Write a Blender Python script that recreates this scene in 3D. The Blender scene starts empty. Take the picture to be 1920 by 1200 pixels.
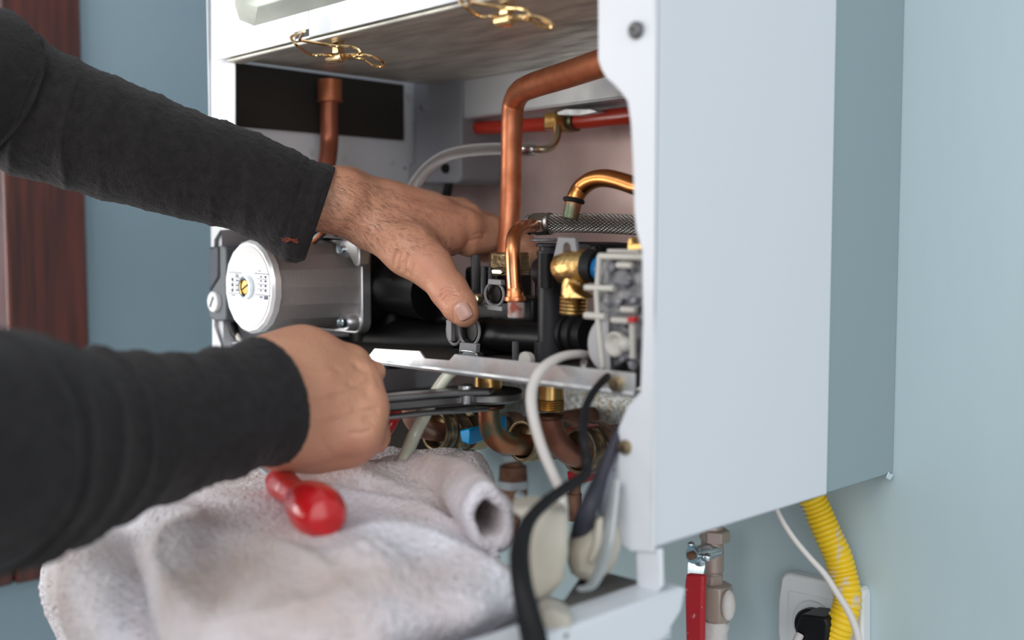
import bpy, math, random
import numpy as np
from mathutils import Vector, Matrix, noise
random.seed(7)
SC = bpy.context.scene
COL = SC.collection
PI = math.pi
# ------------------------------------------------------------------ camera, world, lights, exposure
CAMZ = 1.40
F = 2034.0
PITCH = math.atan(139/F)
YAW = math.radians(46.0)
_s, _c = math.sin(YAW), math.cos(YAW)
F0 = Vector((-_s, _c, 0)); RV = Vector((_c, _s, 0)); ZV = Vector((0, 0, 1))
FV = F0*math.cos(PITCH) - ZV*math.sin(PITCH)
UV = ZV*math.cos(PITCH) + F0*math.sin(PITCH)
CAM = Vector((0, 0, CAMZ))
cd = bpy.data.cameras.new('camera'); cam = bpy.data.objects.new('camera', cd); COL.objects.link(cam)
m = Matrix((RV, UV, -FV)).transposed().to_4x4(); m.translation = CAM
cam.matrix_world = m
cd.sensor_width = 36; cd.lens = F*36/1920; cd.clip_start = 0.01
cd.dof.use_dof = True; cd.dof.focus_distance = 0.775; cd.dof.aperture_fstop = 3.3; cd.dof.aperture_blades = 0
SC.camera = cam
SC.view_settings.view_transform = 'Standard'
try: SC.view_settings.look = 'None'
except Exception: pass
SC.view_settings.gamma = 1; SC.view_settings.use_curve_mapping = False
SC.view_settings.exposure = 0.0
W = bpy.data.worlds.new('world'); SC.world = W; W.use_nodes = True
bg = W.node_tree.nodes['Background']; bg.inputs[0].default_value = (0.86, 0.93, 1.0, 1); bg.inputs[1].default_value = 0.58
def area(name, loc, tgt, size, power, color=(1, 1, 1), sy=None):
    l = bpy.data.lights.new(name, 'AREA'); l.energy = power; l.color = color; l.size = size
    if sy: l.shape = 'RECTANGLE'; l.size_y = sy
    o = bpy.data.objects.new(name, l); COL.objects.link(o); o.location = loc
    o.rotation_euler = (Vector(tgt)-Vector(loc)).to_track_quat('-Z', 'Y').to_euler()
    return o
area('window_light', (0.30, -1.7, 2.45), (-0.5, 0.5, 1.4), 1.4, 27, (1.0, 0.98, 0.98), 1.3)
area('side_window_light', (-1.02, -0.04, 1.46), (-0.40, 0.6, 1.46), 0.5, 5, (1.0, 0.96, 0.90), 0.55)
area('room_bounce_light', (1.5, -0.5, 1.5), (-0.3, 0.5, 1.3), 1.2, 12, (1.0, 0.97, 0.97), 1.4)

# ------------------------------------------------------------------ pixel -> world
def ray(x, y):
    return RV*(x-960) + FV*F - UV*(y-600)
def P(x, y, Y=None, X=None, D=None, Z=None):
    d = ray(x, y)
    if D is not None: t = D/F
    elif Y is not None: t = Y/d.y
    elif X is not None: t = X/d.x
    else: t = Z/d.z
    return CAM + d*t
def dep(p): return (Vector(p)-CAM).dot(FV)
def mpp(p): return dep(p)/F          # metres per pixel at p

# ------------------------------------------------------------------ materials
def mat(name, col, rough=0.5, metal=0.0, var=0.0, col2=None, scale=30, bump=0.0, bscale=200, sheen=0, sss=0, coat=0, trans=0, stretch=None, detail=6, lo=0.35, hi=0.65, rvar=0, ior=1.45):
    m = bpy.data.materials.new(name); m.use_nodes = True
    nt = m.node_tree; N = nt.nodes; L = nt.links
    b = N['Principled BSDF']
    b.inputs['Base Color'].default_value = (*col, 1); b.inputs['Roughness'].default_value = rough; b.inputs['Metallic'].default_value = metal
    b.inputs['IOR'].default_value = ior
    if sheen:
        b.inputs['Sheen Weight'].default_value = sheen; b.inputs['Sheen Roughness'].default_value = 0.5
    if sss:
        b.inputs['Subsurface Weight'].default_value = sss; b.inputs['Subsurface Radius'].default_value = (0.012, 0.004, 0.002); b.inputs['Subsurface Scale'].default_value = 0.5
    if coat: b.inputs['Coat Weight'].default_value = coat; b.inputs['Coat Roughness'].default_value = 0.15
    if trans: b.inputs['Transmission Weight'].default_value = trans
    tc = N.new('ShaderNodeTexCoord'); vec = tc.outputs['Object']
    if stretch:
        mp = N.new('ShaderNodeMapping'); mp.inputs['Scale'].default_value = stretch; L.new(vec, mp.inputs[0]); vec = mp.outputs[0]
    if col2 is not None or rvar:
        n = N.new('ShaderNodeTexNoise'); n.inputs['Scale'].default_value = scale; n.inputs['Detail'].default_value = detail; L.new(vec, n.inputs['Vector'])
        mr = N.new('ShaderNodeMapRange'); mr.inputs[1].default_value = lo; mr.inputs[2].default_value = hi; L.new(n.outputs['Fac'], mr.inputs[0])
        if col2 is not None:
            mx = N.new('ShaderNodeMix'); mx.data_type = 'RGBA'; mx.inputs[6].default_value = (*col, 1); mx.inputs[7].default_value = (*col2, 1)
            L.new(mr.outputs[0], mx.inputs[0]); L.new(mx.outputs[2], b.inputs['Base Color'])
        if rvar:
            r2 = N.new('ShaderNodeMapRange'); r2.inputs[3].default_value = rough; r2.inputs[4].default_value = rough+rvar; L.new(mr.outputs[0], r2.inputs[0]); L.new(r2.outputs[0], b.inputs['Roughness'])
    if bump:
        n2 = N.new('ShaderNodeTexNoise'); n2.inputs['Scale'].default_value = bscale; n2.inputs['Detail'].default_value = 4; L.new(vec, n2.inputs['Vector'])
        bp = N.new('ShaderNodeBump'); bp.inputs['Strength'].default_value = 1.0; bp.inputs['Distance'].default_value = bump; L.new(n2.outputs['Fac'], bp.inputs['Height']); L.new(bp.outputs[0], b.inputs['Normal'])
    if name.startswith('black') or name in ('dark_grey_plastic',): b.inputs['Specular IOR Level'].default_value = .3
    return m
MT = {}
def braid(name, col, rough, nu, nv):
    m = mat(name, col, rough, 1.0); nt = m.node_tree; N = nt.nodes; L = nt.links; b = N['Principled BSDF']
    uv = N.new('ShaderNodeUVMap'); sp = N.new('ShaderNodeSeparateXYZ'); L.new(uv.outputs[0], sp.inputs[0])
    def M_(op, a, bb=None):
        q = N.new('ShaderNodeMath'); q.operation = op
        for i, v in enumerate((a, bb)):
            if v is None: continue
            if isinstance(v, (int, float)): q.inputs[i].default_value = v
            else: L.new(v, q.inputs[i])
        return q.outputs[0]
    u = M_('MULTIPLY', sp.outputs[0], nu*2*PI); v = M_('MULTIPLY', sp.outputs[1], nv)
    s = M_('MULTIPLY', M_('SINE', M_('ADD', u, v)), M_('SINE', M_('SUBTRACT', u, v)))
    h = M_('ABSOLUTE', s)
    bp = N.new('ShaderNodeBump'); bp.inputs['Distance'].default_value = 0.0012; L.new(h, bp.inputs['Height']); L.new(bp.outputs[0], b.inputs['Normal'])
    cr = N.new('ShaderNodeMix'); cr.data_type = 'RGBA'; cr.inputs[6].default_value = (col[0]*.25, col[1]*.25, col[2]*.25, 1); cr.inputs[7].default_value = (*col, 1)
    L.new(M_('MINIMUM', M_('MULTIPLY', h, 1.5), 1.0), cr.inputs[0]); L.new(cr.outputs[2], b.inputs['Base Color'])
    return m
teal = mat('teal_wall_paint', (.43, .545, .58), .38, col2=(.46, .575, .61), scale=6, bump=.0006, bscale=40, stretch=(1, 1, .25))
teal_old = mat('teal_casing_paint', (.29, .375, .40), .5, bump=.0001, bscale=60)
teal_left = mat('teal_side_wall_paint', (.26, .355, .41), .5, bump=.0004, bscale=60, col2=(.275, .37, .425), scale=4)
white_enamel = mat('white_enamel', (.73, .76, .805), .35, bump=.00003, bscale=400)
white_in = mat('white_enamel_inner', (.62, .64, .68), .45, col2=(.45, .42, .40), scale=60, lo=.62, hi=.75)
galv = mat('galvanised_steel', (.82, .84, .86), .38, 1.0, col2=(.62, .65, .68), scale=45, rvar=.25, bump=.00008, bscale=300)
galv_face = mat('galvanised_front_sheet', (.76, .78, .80), .42, .5, col2=(.70, .73, .78), scale=25, rvar=.2)
galv_under = mat('brushed_galvanised_underside', (.78, .76, .66), .36, .6, col2=(.46, .45, .41), scale=35, rvar=.2, bump=.0004, bscale=70, stretch=(.5, 1.6, 1), detail=8)
galv_spark = mat('spangled_galvanised_steel', (.60, .65, .68), .35, .5, col2=(.36, .32, .24), scale=330, detail=3, lo=.4, hi=.6, bump=.0006, bscale=300)
galv_panel = mat('pale_embossed_sheet', (.60, .63, .56), .4, .4, col2=(.50, .54, .49), scale=60, stretch=(.4, 1, 1))
wood = mat('dark_red_varnished_wood', (.12, .024, .013), .28, col2=(.035, .008, .005), scale=9, stretch=(12, 12, .6), lo=.35, hi=.7, coat=.5, bump=.0006, bscale=12)
black = mat('black_plastic', (.006, .006, .007), .42, bump=.00004, bscale=500)
black2 = mat('dark_grey_plastic', (.030, .030, .034), .42, bump=.00006, bscale=600)
greyp = mat('grey_plastic_clip', (.22, .22, .23), .45)
rubber = mat('black_rubber', (.008, .008, .009), .55)
darkvoid = mat('dark_foam_and_filler', (.022, .018, .014), .9, bump=.0005, bscale=300)
copper = mat('copper_tube', (.70, .27, .14), .42, .85, col2=(.52, .17, .08), scale=60, lo=.38, hi=.7, rvar=.15, bump=.0001, bscale=150)
copper_b = mat('bright_copper', (.88, .40, .20), .22, 1.0, col2=(.65, .24, .10), scale=50, rvar=.15)
copper_old = mat('verdigris_copper', (.42, .16, .08), .42, .8, col2=(.16, .20, .13), scale=55, lo=.45, hi=.62, bump=.0004, bscale=180)
copper_tip = mat('lime_stained_copper_end', (.42, .38, .36), .6, .3, col2=(.28, .07, .05), scale=120, lo=.45, hi=.6, bump=.0004, bscale=400)
brass = mat('brass', (.80, .52, .20), .28, 1.0, col2=(.60, .36, .12), scale=80, bump=.0001, bscale=200)
brass_old = mat('tarnished_brass', (.36, .27, .15), .45, .75, col2=(.10, .08, .06), scale=70, lo=.42, hi=.62, bump=.0006, bscale=220)
bright_brass = mat('passivated_brass_wire', (.85, .58, .28), .2, 1.0)
steel = mat('steel', (.72, .73, .75), .28, 1.0)
chrome = mat('zinc_plated_steel', (.72, .82, .88), .18, 1.0)
alu = mat('cast_aluminium', (.36, .345, .335), .5, .5, bump=.0004, bscale=900, col2=(.34, .32, .31), scale=40)
alu_l = mat('light_cast_aluminium', (.75, .76, .77), .3, .85)
label_white = mat('white_label', (.80, .81, .83), .45)
label_rim = mat('aluminium_rim', (.85, .86, .87), .35, .4)
ink = mat('dark_blue_ink', (.06, .08, .16), .6)
blue_case = mat('slate_blue_plastic', (.055, .07, .09), .45, bump=.0002, bscale=80)
grey_case = mat('mid_grey_plastic', (.13, .145, .16), .45)
redpipe = mat('red_enamelled_tube', (.62, .045, .02), .3, coat=.4)
redgrip = mat('red_rubber_grip', (.55, .012, .018), .3, coat=.5)
redgrip_s = mat('red_screwdriver_plastic', (.60, .012, .018), .25, col2=(.50, .01, .012), scale=40, coat=.4)
redlever = mat('chipped_red_lever_coating', (.50, .02, .03), .4, col2=(.72, .55, .55), scale=110, lo=.62, hi=.68, bump=.0002, bscale=200)
blueh = mat('blue_handle', (.0, .30, .68), .3)
bluering = mat('blue_ring', (.02, .2, .5), .25)
tool_steel = mat('dark_tool_steel', (.24, .235, .235), .32, 1.0, rvar=.2)
whitecable = mat('white_cable', (.62, .59, .56), .45)
clearhose = mat('milky_silicone_hose', (.62, .62, .50), .22, sss=.3, coat=.5, col2=(.50, .51, .42), scale=80)
cream = mat('aged_cream_plastic', (.56, .53, .46), .5, col2=(.42, .38, .30), scale=18)
greyplate = mat('dull_grey_plate', (.20, .205, .195), .5, .3)
clearp = mat('smoky_clear_plastic', (.30, .30, .31), .25, trans=.25, col2=(.10, .10, .12), scale=70, lo=.4, hi=.6, bump=.002, bscale=60)
clearrib = mat('pale_translucent_plastic', (.56, .54, .49), .4, coat=.2)
backpanel = mat('satin_back_panel', (.80, .62, .58), .38, .5, col2=(.60, .44, .41), scale=14)  # pink in the base colour stands in for a reflection in shiny metal
skin = mat('skin', (.64, .345, .215), .46, col2=(.58, .255, .165), scale=28, sss=.12, bump=.00045, bscale=420, lo=.3, hi=.75)
nailm = mat('fingernail', (.62, .36, .29), .3, coat=.3)
hairm = mat('dark_body_hair', (.02, .013, .01), .6)
fleece = mat('dark_grey_fleece', (.0095, .0082, .009), .95, sheen=.07, bump=.0010, bscale=600, col2=(.016, .0135, .0145), scale=160)
jean = mat('navy_work_trousers', (.02, .03, .06), .9)
shoe = mat('brown_leather', (.06, .03, .015), .6)
headhair = mat('brown_hair', (.03, .018, .01), .8)
yellowp = mat('yellow_conduit', (.85, .58, .02), .35, col2=(.60, .56, .50), scale=48, lo=.53, hi=.60, stretch=(1, 1, .6))
socketw = mat('white_socket_plastic', (.74, .77, .78), .35)
valve_paint = mat('beige_painted_brass', (.40, .36, .29), .42, .3, col2=(.44, .34, .31), scale=30)
valve_wh = mat('white_sealing_paste', (.70, .68, .66), .7, bump=.001, bscale=200)
rust = mat('rusty_fitting', (.12, .045, .025), .6, .4, col2=(.26, .14, .09), scale=70, bump=.0006, bscale=200)
glassm = mat('window_glass', (.95, .97, 1), .02, trans=1.0)
floorm = mat('pale_bounce_floor', (.66, .62, .55), .4, col2=(.58, .54, .48), scale=5, stretch=(1, 8, 1))  # unseen floor, made pale to bounce light up onto the undersides
towelm = mat('white_terry_towel', (.82, .80, .86), .95, sheen=.3, bump=.0028, bscale=300, col2=(.50, .395, .36), scale=8, lo=.42, hi=.66, detail=4)
braid_s = braid('bright_braided_steel', (.95, .95, .97), .35, 8, 950)
braid_d = braid('dark_braided_steel', (.62, .60, .57), .30, 9, 800)

# ------------------------------------------------------------------ mesh collector
class G:
    def __init__(s): s.v = []; s.f = []; s.uv = {}
    def add(s, vs, fs, uvs=None):
        b = len(s.v); s.v += [tuple(v) for v in vs]
        for i, f in enumerate(fs):
            if uvs: s.uv[len(s.f)] = uvs[i]
            s.f.append([b+k for k in f])
        return s
    def box(s, c, size, R=None):
        c = Vector(c); h = Vector(size)/2
        vs = [Vector((sx*h.x, sy*h.y, sz*h.z)) for sx in (-1, 1) for sy in (-1, 1) for sz in (-1, 1)]
        if R: vs = [R @ v for v in vs]
        return s.add([c+v for v in vs], [(0, 1, 3, 2), (4, 6, 7, 5), (0, 4, 5, 1), (2, 3, 7, 6), (0, 2, 6, 4), (1, 5, 7, 3)])
    def bb(s, a, b):
        a, b = Vector(a), Vector(b)
        return s.box((a+b)/2, (abs(b.x-a.x), abs(b.y-a.y), abs(b.z-a.z)))
    def prism(s, pts, ext):       # pts: world polygon, ext vector
        ext = Vector(ext); pts = [Vector(p) for p in pts]; n = len(pts)
        return s.add(pts+[p+ext for p in pts], [list(range(n))[::-1], list(range(n, 2*n))]+[(i, (i+1) % n, n+(i+1) % n, n+i) for i in range(n)])
    def loft(s, rings, cap=True, uvlen=None):
        n = len(rings[0]); vs = [p for r in rings for p in r]; fs = []; uvs = []
        vl = [0]
        for k in range(1, len(rings)):
            a = sum((Vector(q) for q in rings[k-1]), Vector())/n; b = sum((Vector(q) for q in rings[k]), Vector())/n
            vl.append(vl[-1]+(b-a).length)
        for k in range(len(rings)-1):
            for i in range(n):
                j = (i+1) % n
                fs.append((k*n+i, k*n+j, (k+1)*n+j, (k+1)*n+i)); uvs.append(((i/n, vl[k]), ((i+1)/n, vl[k]), ((i+1)/n, vl[k+1]), (i/n, vl[k+1])))
        if cap:
            fs.append(list(range(n))[::-1]); uvs.append([(0, 0)]*n); fs.append([(len(rings)-1)*n+i for i in range(n)]); uvs.append([(0, 0)]*n)
        return s.add(vs, fs, uvs)
    def tube(s, pts, rad, n=14, cap=True, flat=None, twist=0):
        pts = [Vector(p) for p in pts]
        if isinstance(rad, (int, float)): rad = [rad]*len(pts)
        T = []
        for i in range(len(pts)):
            a = pts[max(i-1, 0)]; b = pts[min(i+1, len(pts)-1)]; T.append((b-a).normalized())
        ref = Vector((0, 0, 1)) if abs(T[0].z) < .9 else Vector((0, 1, 0))
        u = (ref - T[0]*ref.dot(T[0])).normalized(); rings = []
        for i, p in enumerate(pts):
            u = (u - T[i]*u.dot(T[i])).normalized(); w = T[i].cross(u)
            rings.append([p + (u*math.cos(a)*(flat or 1) + w*math.sin(a))*rad[i] for a in [2*PI*k/n+twist for k in range(n)]])
        return s.loft(rings, cap)
    def cyl(s, a, b, r, r2=None, n=24): return s.tube([a, b], [r, r if r2 is None else r2], n)
    def lathe(s, o, axis, prof, n=28):   # prof: (along, radius)
        axis = Vector(axis).normalized(); ref = Vector((0, 0, 1)) if abs(axis.z) < .9 else Vector((1, 0, 0))
        u = (ref-axis*ref.dot(axis)).normalized(); w = axis.cross(u)
        return s.loft([[Vector(o)+axis*h+(u*math.cos(2*PI*k/n)+w*math.sin(2*PI*k/n))*max(r, 1e-5) for k in range(n)] for h, r in prof])
    def hexa(s, o, axis, L, r, rot=0):
        axis = Vector(axis).normalized(); ref = Vector((0, 0, 1)) if abs(axis.z) < .9 else Vector((1, 0, 0))
        u = (ref-axis*ref.dot(axis)).normalized(); w = axis.cross(u); o = Vector(o)
        R = lambda h, q: [o+axis*h+(u*math.cos(PI/3*k+rot)+w*math.sin(PI/3*k+rot))*q for k in range(6)]
        return s.loft([R(-L/2, r*.9), R(-L/2+L*.12, r), R(L/2-L*.12, r), R(L/2, r*.9)])
    def torus(s, o, axis, R_, r, n=32, m_=8, sx=1, sy=1):
        axis = Vector(axis).normalized(); ref = Vector((0, 0, 1)) if abs(axis.z) < .9 else Vector((1, 0, 0))
        u = (ref-axis*ref.dot(axis)).normalized(); w = axis.cross(u); vs = []; fs = []
        for i in range(n):
            a = 2*PI*i/n; d = u*math.cos(a)*sx+w*math.sin(a)*sy
            for j in range(m_):
                b = 2*PI*j/m_; vs.append(Vector(o)+d*(R_+r*math.cos(b))+axis*r*math.sin(b))
        for i in range(n):
            for j in range(m_): fs.append((i*m_+j, ((i+1) % n)*m_+j, ((i+1) % n)*m_+(j+1) % m_, i*m_+(j+1) % m_))
        return s.add(vs, fs)
    def ball(s, c, r, n=16):
        if isinstance(r, (int, float)): r = (r, r, r)
        rings = [[(c[0]+r[0]*math.sin(PI*k/n)*math.cos(2*PI*i/(2*n)), c[1]+r[1]*math.sin(PI*k/n)*math.sin(2*PI*i/(2*n)), c[2]-r[2]*math.cos(PI*k/n)) for i in range(2*n)] for k in range(n+1)]
        rings[0] = [(c[0]+1e-6*math.cos(i), c[1]+1e-6*math.sin(i), c[2]-r[2]) for i in range(2*n)]; rings[-1] = [(c[0]+1e-6*math.cos(i), c[1]+1e-6*math.sin(i), c[2]+r[2]) for i in range(2*n)]
        return s.loft([[Vector(p) for p in q] for q in rings], cap=False)

def wloc(o):
    p = Vector((0, 0, 0))
    while o is not None: p += o.location; o = o.parent
    return p
def obj(name, g, material, parent=None, bevel=0, smooth=35, origin=None):
    v = g.v
    xs = np.array(v, dtype=float)
    c = Vector(((xs.min(0)+xs.max(0))/2).tolist()) if origin is None else Vector(origin)
    me = bpy.data.meshes.new(name)
    me.from_pydata([(a[0]-c.x, a[1]-c.y, a[2]-c.z) for a in v], [], g.f)
    if g.uv:
        ul = me.uv_layers.new(name='uv')
        for p in me.polygons:
            q = g.uv.get(p.index)
            if q:
                for li, t in zip(p.loop_indices, q): ul.data[li].uv = t
    me.materials.append(material)
    import bmesh
    bm = bmesh.new(); bm.from_mesh(me); bmesh.ops.recalc_face_normals(bm, faces=bm.faces); bm.to_mesh(me); bm.free()
    if smooth:
        me.shade_smooth(); me.set_sharp_from_angle(angle=math.radians(smooth))
    o = bpy.data.objects.new(name, me); COL.objects.link(o)
    if parent is not None: o.parent = parent; c = c - wloc(parent)
    o.location = c
    if bevel:
        b = o.modifiers.new('bevel', 'BEVEL'); b.width = bevel; b.segments = 2; b.limit_method = 'ANGLE'; b.angle_limit = math.radians(40)
    return o
def tag(o, label=None, cat=None, group=None, kind=None):
    if label: o['label'] = label
    if cat: o['category'] = cat
    if group: o['group'] = group
    if kind: o['kind'] = kind
    return o
def thing(name, label, cat, loc, group=None):
    o = bpy.data.objects.new(name, None); COL.objects.link(o); o.location = loc; o.empty_display_size = .02
    return tag(o, label, cat, group)
def spline(pts, n=8):        # catmull-rom through tuples of any length
    P_ = [np.array(p, float) for p in pts]; out = []
    for i in range(len(P_)-1):
        a = P_[max(i-1, 0)]; b = P_[i]; c = P_[i+1]; d = P_[min(i+2, len(P_)-1)]
        for k in range(n):
            t = k/n; out.append(.5*((2*b)+(-a+c)*t+(2*a-5*b+4*c-d)*t*t+(-a+3*b-3*c+d)*t**3))
    out.append(P_[-1]); return out
def ptube(g, pts, n=12, seg=8, cap=True, key='D'):
    """pts: (x, y, depth-or-plane, radius px)"""
    W_ = [];
    for q in pts:
        p = P(q[0], q[1], **{key: q[2]}); W_.append((*p, q[3]*mpp(p)))
    S = spline(W_, seg)
    return g.tube([s[:3] for s in S], [float(s[3]) for s in S], n, cap)
def zcyl(g, x, y0, y1, r, r2=None, n=24, **k):     # upright cylinder, pixel column x from y0 to y1
    a = P(x, (y0+y1)/2, **k); s = mpp(a); L = (y1-y0)*s
    return g.cyl(a+ZV*L/2, a-ZV*L/2, r*s, (r if r2 is None else r2)*s, n)
def zlathe(g, x, prof, n=28, **k):                  # prof: (y px, r px)
    ys = [p[0] for p in prof]; a = P(x, ys[0], **k); s = mpp(a)
    return g.lathe(a, (0, 0, -1), [((y-ys[0])*s, r*s) for y, r in prof], n)
def ppoly(g, pts, Y, th): return g.prism([P(x, y, Y=Y) for x, y in pts], (0, th, 0))
def arc(cx, cy, rx, ry, a0, a1, n=16):
    return [(cx+rx*math.cos(a0+(a1-a0)*i/n), cy+ry*math.sin(a0+(a1-a0)*i/n)) for i in range(n+1)]
def threads(g, o, axis, L, r, n, dr=.0006):
    pr = [(0, r*.5)]
    for i in range(n):
        a = L*i/n; b = L*(i+.5)/n; pr += [(a, r-dr), (b, r)]
    pr += [(L, r-dr), (L, r*.7), (L-.001, r*.7)]
    return g.lathe(o, axis, pr, 28)
# ------------------------------------------------------------------ the room
YW = .727; YF = .452; XR = -.36; XL = -.832; XWL = -1.10
ZB = CAMZ-.162
tag(obj('wall_back', G().bb((XWL-.1, YW, 0), (1.6, YW+.1, 2.6)), teal, smooth=0), kind='structure')
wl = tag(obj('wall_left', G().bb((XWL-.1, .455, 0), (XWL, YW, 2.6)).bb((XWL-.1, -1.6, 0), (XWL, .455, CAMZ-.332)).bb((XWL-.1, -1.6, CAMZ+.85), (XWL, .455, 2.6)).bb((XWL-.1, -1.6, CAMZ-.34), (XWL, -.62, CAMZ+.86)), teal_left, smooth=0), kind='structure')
tag(obj('floor', G().bb((-1.2, -2.6, -.05), (1.6, .83, 0)), floorm, smooth=0), kind='structure')
win = bpy.data.objects.new('window_1', None); COL.objects.link(win); win.location = (XWL, -.1, CAMZ-.33); win['kind'] = 'structure'
zb, zt = CAMZ-.332, CAMZ+.86
obj('jamb', G().bb((XWL-.06, .375, zb), (XWL+.012, .455, zt)), wood, win, .004)
obj('jamb', G().bb((XWL-.06, -.68, zb), (XWL+.012, -.60, zt)), wood, win, .004)
obj('bottom_rail', G().bb((XWL-.06, -.60, zb), (XWL+.010, .375, zb+.07)), wood, win, .004)
obj('top_rail', G().bb((XWL-.06, -.60, zt-.08), (XWL+.010, .375, zt)), wood, win, .004)
obj('pane', G().bb((XWL-.035, -.60, zb+.07), (XWL-.03, .375, zt-.08)), glassm, win, smooth=0)
# paint ridge strokes on the back wall near the old casing corner
# ------------------------------------------------------------------ boiler casing
B = thing('boiler_casing', 'open white wall-hung boiler cabinet with its front cover removed', 'boiler', ((XL+XR)/2, YW, ZB))
ZT = CAMZ+.42
Ysp = XR*-1*1.760   # where the white outer panel ends
g = G().bb((XR-.0015, YF, ZB), (XR, Ysp, ZT))
# front flange with its cut-outs
fl = [(1226, -60), (1121, -60), (1121, 112), (1127, 130), (1136, 146), (1150, 158), (1163, 172), (1176, 190), (1182, 230), (1186, 300), (1189, 400), (1192, 430), (1203, 470), (1205, 600), (1200, 735), (1176, 762), (1160, 800), (1153, 850), (1150, 990), (1158, 1015), (1182, 1034), (1226, 1035)]
sp = obj('side_panel', g, white_enamel, B, .0012); tag(sp, 'white side panel')
g = G(); ppoly(g, fl, YF, .0015); fr = obj('side_flange', g, white_enamel, B, .0006)
g = G(); g.bb((XR-.0015, YF-.0, ZB), (XR+.0, YF+.002, ZT)); g.bb((XR-.03, YF+.01, ZB), (XR, Ysp, ZB+.0015)); obj('panel_edge', g, white_enamel, B, .0006)
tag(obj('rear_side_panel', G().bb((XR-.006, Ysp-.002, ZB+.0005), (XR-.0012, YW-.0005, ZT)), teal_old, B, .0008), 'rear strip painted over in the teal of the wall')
g = G()
for (px_, py_, r_) in [(1683, 884, .006), (1665, 893, .004), (1684, 862, .003)]:
    p = P(px_, py_, X=XR-.001); pts = [p+Vector((.0004, math.cos(a)*r_*random.uniform(.5, 1.3), math.sin(a)*r_*random.uniform(.4, 1))) for a in [i*PI/5 for i in range(10)]]
    g.prism(pts, (.0008, 0, 0))
tag(obj('paint_chip', g, mat('pale_blue_paint_flake', (.60, .72, .76), .5), B, smooth=0), 'flaked paint at the lower corner')
# screws in the flange
def screw(parent, x, y, Y, r, material=steel, d=.004, slot=True):
    p = P(x, y, Y=Y); g = G().lathe(p, (0, -1, 0), [(0, r), (d*.6, r*.98), (d, r*.7), (d*.98, .25*r), (d*.5, .2*r)], 20)
    o = obj('screw', g, material, parent); return o
screw(B, 1195, 57, YF, .0046, mat('dull_dark_screw', (.16, .16, .17), .5, .6)); tag(screw(B, 1174, 838, YF, .0040, brass_old), 'brass screw')
# left side
obj('side_panel', G().bb((XL, YF, ZB-.0), (XL+.0015, YW-.001, ZT)), white_enamel, B, .0006)
g = G(); ppoly(g, [(395, -60), (440, -60), (440, 430), (412, 432), (401, 450), (401, 612), (413, 645), (413, 690), (440, 720), (440, 760), (398, 760)], YF, .0015)
obj('side_flange', g, white_enamel, B, .0005)
screw(B, 411, 96, YF, .0045)
obj('back_panel', G().bb((XL+.002, .716, ZB+.006), (XR-.008, .7195, ZT)), backpanel, B)
obj('lower_back_plate', G().bb((XL+.06, .700, ZB+.006), (XR-.010, .7035, CAMZ-.085)), galv_spark, B)
# inner lining of the left wall: dark foam pad, white strip, grey bracket box
XI = XL+.012
obj('inner_lining', G().bb((XL+.002, YF+.004, ZB+.01), (XI-.001, .663, CAMZ+.1518)), white_in, B)
a = P(440, 240, X=XI); b = P(755, 262, X=XI)
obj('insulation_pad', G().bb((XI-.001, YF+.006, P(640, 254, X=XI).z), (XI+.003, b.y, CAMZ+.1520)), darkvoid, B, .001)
g = G(); pts = [(777, 150), (865, 140), (865, 335), (857, 343), (735, 343), (735, 308), (777, 306)]
ppoly(g, pts, .655, .05); obj('duct_bracket', g, mat('grey_painted_bracket', (.30, .31, .34), .5), B, .0015)
screw(B, 797, 203, .655, .0025, steel); tag(screw(B, 837, 316, .655, .0045, rubber), 'dark rubber plug'); tag(screw(B, 756, 316, .652, .0045, brass_old), 'brass screw')
# hinge strap below the right flange
g = G(); ppoly(g, [(1192, 1030), (1238, 1030), (1240, 1100), (1228, 1112), (1204, 1112), (1193, 1095)], YF+.003, .003)
obj('hinge_strap', g, white_enamel, B, .0008)
# ------------------------------------------------------------------ combustion chamber
YC = .445; zc = P(418, 110, Y=YC).z
XC0 = P(418, 110, Y=YC).x; XC1 = XR-.012
CH = thing('combustion_chamber', 'galvanised sheet metal combustion chamber box at the top of the cabinet', 'chamber', ((XC0+XC1)/2, .55, zc))
g = G()
na = P(552, 64, Y=YC); nb = P(579, 60, Y=YC); nt_ = P(565, 58, Y=YC).z
g.bb((P(400, 60, Y=YC).x-.0, YC, zc), (na.x, YC+.0015, CAMZ+.42)); g.bb((na.x, YC, nt_), (nb.x, YC+.0015, CAMZ+.42)); g.bb((nb.x, YC, zc), (P(866, 3, Y=YC).x, YC+.0015, CAMZ+.42)); g.bb((P(866, 3, Y=YC).x, YC, nt_), (P(900, 0, Y=YC).x, YC+.0015, CAMZ+.42)); g.bb((P(900, 0, Y=YC).x, YC, zc), (XC1, YC+.0015, CAMZ+.42))
obj('front_sheet', g, galv_face, CH, .0004)
g = G(); g.bb((XC0+.002, YC+.001, zc-.0), (XC1, .662, zc+.0015)); obj('underside', g, galv_under, CH)
g = G().bb((XC0+.004, YC+.0015, zc-.0035), (XC1, YC+.014, zc-.0005)); obj('front_lip', g, galv_under, CH, .001)
zs = P(865, 221, Y=.662).z
g = G().bb((P(865, 180, Y=.660).x, .6585, zs), (XC1, .662, zc)); g.bb((P(865, 180, Y=.660).x, .6585, zs-.0015), (XC1, .700, zs)); obj('rear_skirt', g, galv_face, CH, .0006)
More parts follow.
